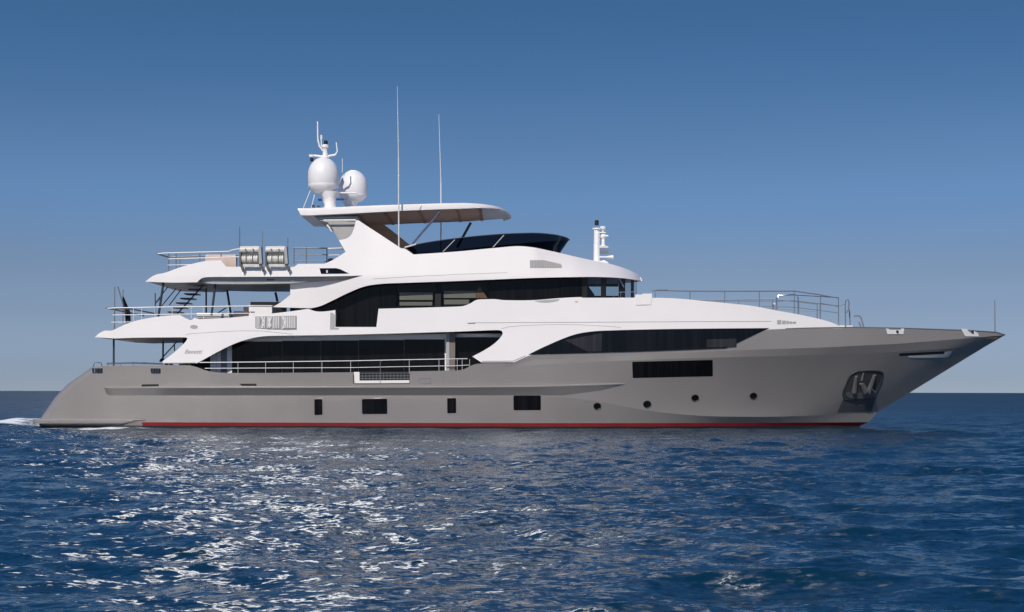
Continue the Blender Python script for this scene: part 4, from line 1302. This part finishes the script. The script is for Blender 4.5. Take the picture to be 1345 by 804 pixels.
# deck furniture on the upper aft deck
def soft_box(mb, a, b, bev=0.05):
    x0, y0, z0 = [min(a[i], b[i]) for i in range(3)]; x1, y1, z1 = [max(a[i], b[i]) for i in range(3)]
    prof = [(0, bev), (bev * .3, bev * .3), (bev, 0)]
    rings = []
    for zz, ins in ((z0, bev), (z0 + bev * .3, bev * .3), (z0 + bev, 0), (z1 - bev, 0), (z1 - bev * .3, bev * .3), (z1, bev)):
        rings.append([Vector((x0 + ins, y0 + ins, zz)), Vector((x1 - ins, y0 + ins, zz)), Vector((x1 - ins, y1 - ins, zz)), Vector((x0 + ins, y1 - ins, zz)), Vector((x0 + ins, y0 + ins, zz))])
    mb.grid(rings)
    mb.add(rings[0][:4], [(0, 1, 2, 3)]); mb.add(rings[-1][:4], [(0, 1, 2, 3)])
zdk = 4.05
a = P(308, 416, -1.2); b = P(327.5, 403.5, -1.2)
sofa = empty("deck_sofa", (a.x, -0.4, zdk))
tag(sofa, "low beige sofa on the upper aft deck beside the white cabinet", "sofa")
m_ = MB(); soft_box(m_, (a.x, -1.6, zdk), (b.x, 1.6, zdk + 0.42)); m_.build("seat", 'beige', sofa)
m_ = MB(); soft_box(m_, (b.x - 0.2, -1.6, zdk + 0.425), (b.x, 1.6, b.z)); m_.build("backrest", 'beige', sofa)
m_ = MB(); soft_box(m_, (a.x, -1.6, zdk + 0.425), (b.x - 0.21, -1.42, a.z + 0.22)); m_.build("armrest", 'beige', sofa)
a = P(327.8, 417, -3.0); b = P(358, 402.6, -3.0)
m_ = MB(); m_.box((a.x, -3.25, zdk), (b.x, -1.4, b.z)); cab_ = m_.build("bar_cabinet", 'white', yacht)
m_ = MB(); m_.box((a.x - 0.03, -3.29, b.z + 0.002), (b.x, -1.35, b.z + 0.04)); m_.build("cabinet_top", 'white_rail', cab_)
a = P(330, 399, 1.5); b = P(372, 397.5, 1.5)
m_ = MB(); m_.box((a.x, 1.2, zdk), (b.x, 2.6, P(330, 397, 1.5).z)); m_.build("deck_counter", 'beige', yacht)
gr2 = MB()
gr2.tube([P(347, 417, -3.2), P(347.5, 402, -3.2), P(351, 401.2, -3.2), P(357, 401.4, -3.2), P(357.2, 412, -3.2)], 0.014, 8)
gr2.build("boarding_grab_rail", 'steel', yacht)
a = P(262, 419, -1.5); b = P(303, 412.6, -1.5)
bed = empty("sun_bed", (a.x, 0, zdk))
tag(bed, "white sun bed with dark edge on the upper aft deck under the stairs", "sun bed")
m_ = MB(); soft_box(m_, (a.x, -2.2, zdk), (b.x, -0.6, b.z - 0.15)); m_.build("bed_base", 'dark_metal', bed)
m_ = MB(); soft_box(m_, (a.x, -2.2, b.z - 0.145), (b.x, -0.6, b.z + 0.02)); m_.build("mattress", 'white_rail', bed)
a = P(268, 350, -1.5); b = P(314, 336.5, -1.5)
pad = empty("sun_pad", (a.x, 0, 6.45))
tag(pad, "beige padded bench on the flybridge behind the life rafts", "bench")
m_ = MB(); soft_box(m_, (a.x, -2.4, 6.45), (b.x, 2.0, 6.8)); m_.build("seat", 'beige', pad)
m_ = MB(); soft_box(m_, (b.x - 1.3, -2.4, 6.805), (b.x, -2.0, b.z)); m_.build("backrest", 'beige', pad)

# ================================================================== the sea
def fft_tile(N, L, lmin, lmax, rms, seed, ang, spread):
    rng = np.random.default_rng(seed)
    k1 = 2 * np.pi * np.fft.fftfreq(N, L / N)
    kx, ky = np.meshgrid(k1, k1, indexing='xy')
    k = np.hypot(kx, ky); k[0, 0] = 1e9
    kp = 2 * np.pi / lmax
    spec = np.exp(-(kp / k) ** 2) / k ** 4
    spec *= (k < 2 * np.pi / lmin)
    th = np.arctan2(ky, kx) - ang
    spec *= np.abs(np.cos(th)) ** spread * 0.9 + 0.06
    amp = np.sqrt(spec)
    ph = rng.normal(size=(N, N)) + 1j * rng.normal(size=(N, N))
    F_ = amp * ph
    h = np.real(np.fft.ifft2(F_))
    s = rms / h.std()
    dx = np.real(np.fft.ifft2(F_ * 1j * kx / k)) * s
    dy = np.real(np.fft.ifft2(F_ * 1j * ky / k)) * s
    return h * s, dx, dy

def sample(tile, L, x, y, ca=1.0, sa=0.0):
    N = tile.shape[0]
    u = ((x * ca + y * sa) / L * N) % N; v = ((-x * sa + y * ca) / L * N) % N
    i0 = np.floor(u).astype(int); j0 = np.floor(v).astype(int)
    fu = u - i0; fv = v - j0
    i0 %= N; j0 %= N
    i1 = (i0 + 1) % N; j1 = (j0 + 1) % N
    return (tile[j0, i0] * (1-fu) * (1-fv) + tile[j0, i1] * fu * (1-fv) + tile[j1, i0] * (1-fu) * fv + tile[j1, i1] * fu * fv)

def growing(start, step0, rate, stop, dense_to):
    out = [start]; s = step0
    while out[-1] < stop:
        if out[-1] > dense_to: s *= rate
        out.append(out[-1] + s)
    return out
xp = growing(0, 0.085, 1.022, 9000, 15.0)
xs = np.array([-v for v in xp[:0:-1]] + xp)
d = 6.0
ys = [CY - 400, CY - 120, CY - 50, CY - 20, CY - 8, CY - 2, CY + 2, CY + 4]
while d < 12000:
    ys.append(CY + d); d += max(0.055, 0.0052 * d) if d < 260 else 0.02 * d
ys = np.array(ys)
X, Y = np.meshgrid(xs, ys, indexing='xy')
sx = np.gradient(xs)[None, :] * np.ones_like(Y)
sy = np.gradient(ys)[:, None] * np.ones_like(X)
sp_ = np.maximum(sx, sy)
Z = np.zeros_like(X); DX = np.zeros_like(X); DY = np.zeros_like(X)
WIND = R(82); LOST = np.zeros_like(X); N2 = 0
for (N, L, lmin, lmax, rms, seed, rot, choppy) in ((512, 83.0, 1.8, 4.2, 0.030, 3, 0.0, 1.0), (1024, 47.0, 0.6, 1.9, 0.029, 8, 0.21, 1.0), (1024, 29.0, 0.24, 0.75, 0.0095, 11, -0.3, 0.9)):
    h, dx, dy = fft_tile(N, L, lmin, lmax, rms, seed, WIND, 5.0)
    lost = (0.2, 0.45, 0.35)[N2] * (1 - np.clip((lmin * 1.4 - sp_ * 1.0) / (lmin * 1.0), 0, 1)); LOST += lost; N2 += 1
    wgt = np.clip((lmin * 1.4 - sp_ * 1.0) / (lmin * 1.0), 0, 1)
    ca, sa = math.cos(rot), math.sin(rot)
    Z += wgt * sample(h, L, X, Y, ca, sa)
    a_, b_ = sample(dx, L, X, Y, ca, sa), sample(dy, L, X, Y, ca, sa)
    DX += wgt * choppy * (a_ * ca - b_ * sa); DY += wgt * choppy * (a_ * sa + b_ * ca)
# gusts: patches of calmer and rougher water
Z *= 1.0
# wake hump behind the stern
Z += 0.34 * np.exp(-((X + 21.3) / 1.5) ** 2 - ((Y - 0.5) / 2.6) ** 2) + 0.20 * np.exp(-((X + 24.5) / 2.0) ** 2 - ((Y + 1.0) / 2.4) ** 2)
# keep the water off the deck sides: damp close to the hull
near = np.exp(-(np.clip(np.abs(Y) - 3.9, 0, None) / 1.2) ** 2) * (np.abs(X) < 20)
Z *= 1 - 0.3 * near
nr, nc = X.shape
me = bpy.data.meshes.new("sea")
co = np.stack([X + DX, Y + DY, Z], -1).astype(np.float32).reshape(-1)
me.vertices.add(nr * nc); me.vertices.foreach_set("co", co)
ii = (np.arange(nr - 1)[:, None] * nc + np.arange(nc - 1)[None, :]).ravel()
quads = np.stack([ii, ii + 1, ii + 1 + nc, ii + nc], 1).astype(np.int32)
nq = len(quads)
me.loops.add(nq * 4); me.loops.foreach_set("vertex_index", quads.ravel())
me.polygons.add(nq); me.polygons.foreach_set("loop_start", np.arange(0, nq * 4, 4, dtype=np.int32))
me.polygons.foreach_set("loop_total", np.full(nq, 4, np.int32)) if False else None
me.polygons.foreach_set("use_smooth", np.ones(nq, bool))
me.update(calc_edges=True); me.validate()
sea = bpy.data.objects.new("sea", me)
COL.objects.link(sea)
sea["kind"] = "structure"

m, nt, b = nodes("sea_water")
L_ = nt.links
b.inputs["Roughness"].default_value = 0.06
b.inputs["IOR"].default_value = 1.333
geo = nt.nodes.new("ShaderNodeNewGeometry")
def vmath(op, a=None, bb=None, sc=None):
    n = nt.nodes.new("ShaderNodeVectorMath"); n.operation = op
    if a is not None: (L_.new(a, n.inputs[0]) if hasattr(a, "links") else setattr(n.inputs[0], "default_value", a))
    if bb is not None: (L_.new(bb, n.inputs[1]) if hasattr(bb, "links") else setattr(n.inputs[1], "default_value", bb))
    if sc is not None: (L_.new(sc, n.inputs["Scale"]) if hasattr(sc, "links") else setattr(n.inputs["Scale"], "default_value", sc))
    return n.outputs[0]
def noise(scale, detail, stretch=(1, 1, 1), rough=0.55):
    v = vmath('MULTIPLY', geo.outputs["Position"], stretch)
    n = nt.nodes.new("ShaderNodeTexNoise")
    n.inputs["Scale"].default_value = scale; n.inputs["Detail"].default_value = detail; n.inputs["Roughness"].default_value = rough
    L_.new(v, n.inputs["Vector"])
    return n
acc = None
for scale, det, st_, amt in ((0.45, 2, (0.5, 1, 1), 0.14), (3.0, 3, (0.5, 1, 1), 0.40), (13.0, 4, (0.5, 1, 1), 1.25)):
    n = noise(scale, det, st_)
    c = vmath('SUBTRACT', n.outputs["Color"], (0.5, 0.5, 0.5))
    c = vmath('MULTIPLY', c, (amt * 0.8, amt, 0.0))
    acc = c if acc is None else vmath('ADD', acc, c)
gust = noise(0.045, 2, (0.5, 1, 1))
gr_ = nt.nodes.new("ShaderNodeMapRange"); gr_.inputs[1].default_value, gr_.inputs[2].default_value = 0.3, 0.7; gr_.inputs[3].default_value, gr_.inputs[4].default_value = 0.65, 1.3
L_.new(gust.outputs[0], gr_.inputs[0])
acc = vmath('SCALE', acc, None, gr_.outputs[0])
nrm = vmath('NORMALIZE', vmath('ADD', geo.outputs["Normal"], acc))
L_.new(nrm, b.inputs["Normal"])
# foam at the stern
sep = nt.nodes.new("ShaderNodeSeparateXYZ"); L_.new(geo.outputs["Position"], sep.inputs[0])
def mth(op, a, c, d=None):
    n = nt.nodes.new("ShaderNodeMath"); n.operation = op
    for k, v in enumerate((a, c, d)):
        if v is None: continue
        (L_.new(v, n.inputs[k]) if hasattr(v, "links") else setattr(n.inputs[k], "default_value", v))
    return n.outputs[0]
def bell(v, c, w):
    q = mth('DIVIDE', mth('SUBTRACT', v, c), w)
    return mth('MAXIMUM', mth('SUBTRACT', 1.0, mth('MULTIPLY', q, q)), 0.0)
f1 = mth('MULTIPLY', bell(sep.outputs[0], -25.0, 7.0), bell(sep.outputs[1], 0.0, 4.2))
f2 = mth('MULTIPLY', bell(sep.outputs[0], -16.6, 3.6), bell(sep.outputs[1], -5.2, 1.5))
ftot = mth('MAXIMUM', mth('MULTIPLY', f1, 1.5), mth('MULTIPLY', f2, 1.15))
fn = noise(1.6, 6, (0.5, 1.4, 1), 0.65)
fm_ = mth('ADD', ftot, mth('MULTIPLY', mth('SUBTRACT', fn.outputs[0], 0.5), 2.2))
fr2 = nt.nodes.new("ShaderNodeMapRange"); fr2.inputs[1].default_value, fr2.inputs[2].default_value = 0.62, 0.95
L_.new(fm_, fr2.inputs[0])
gate = mth('MULTIPLY', fr2.outputs[0], mth('MINIMUM', mth('MULTIPLY', ftot, 4.0), 1.0))
mxc = nt.nodes.new("ShaderNodeMix"); mxc.data_type = 'RGBA'
mxc.inputs[6].default_value = (0.0015, 0.024, 0.050, 1); mxc.inputs[7].default_value = (0.78, 0.79, 0.80, 1)
L_.new(gate, mxc.inputs[0]); L_.new(mxc.outputs[2], b.inputs["Base Color"])
# waves too small for the mesh out there live on as micro-facet roughness
ua = nt.nodes.new("ShaderNodeAttribute"); ua.attribute_name = "unresolved"
far = mth('ADD', mth('MULTIPLY', ua.outputs["Fac"], 0.36), 0.10)
rgh = mth('ADD', far, mth('MULTIPLY', gate, 0.6))
L_.new(rgh, b.inputs["Roughness"])
at_ = me.attributes.new('unresolved', 'FLOAT', 'POINT'); at_.data.foreach_set('value', LOST.astype(np.float32).ravel())
me.materials.append(m)
print("sea verts", nr * nc)
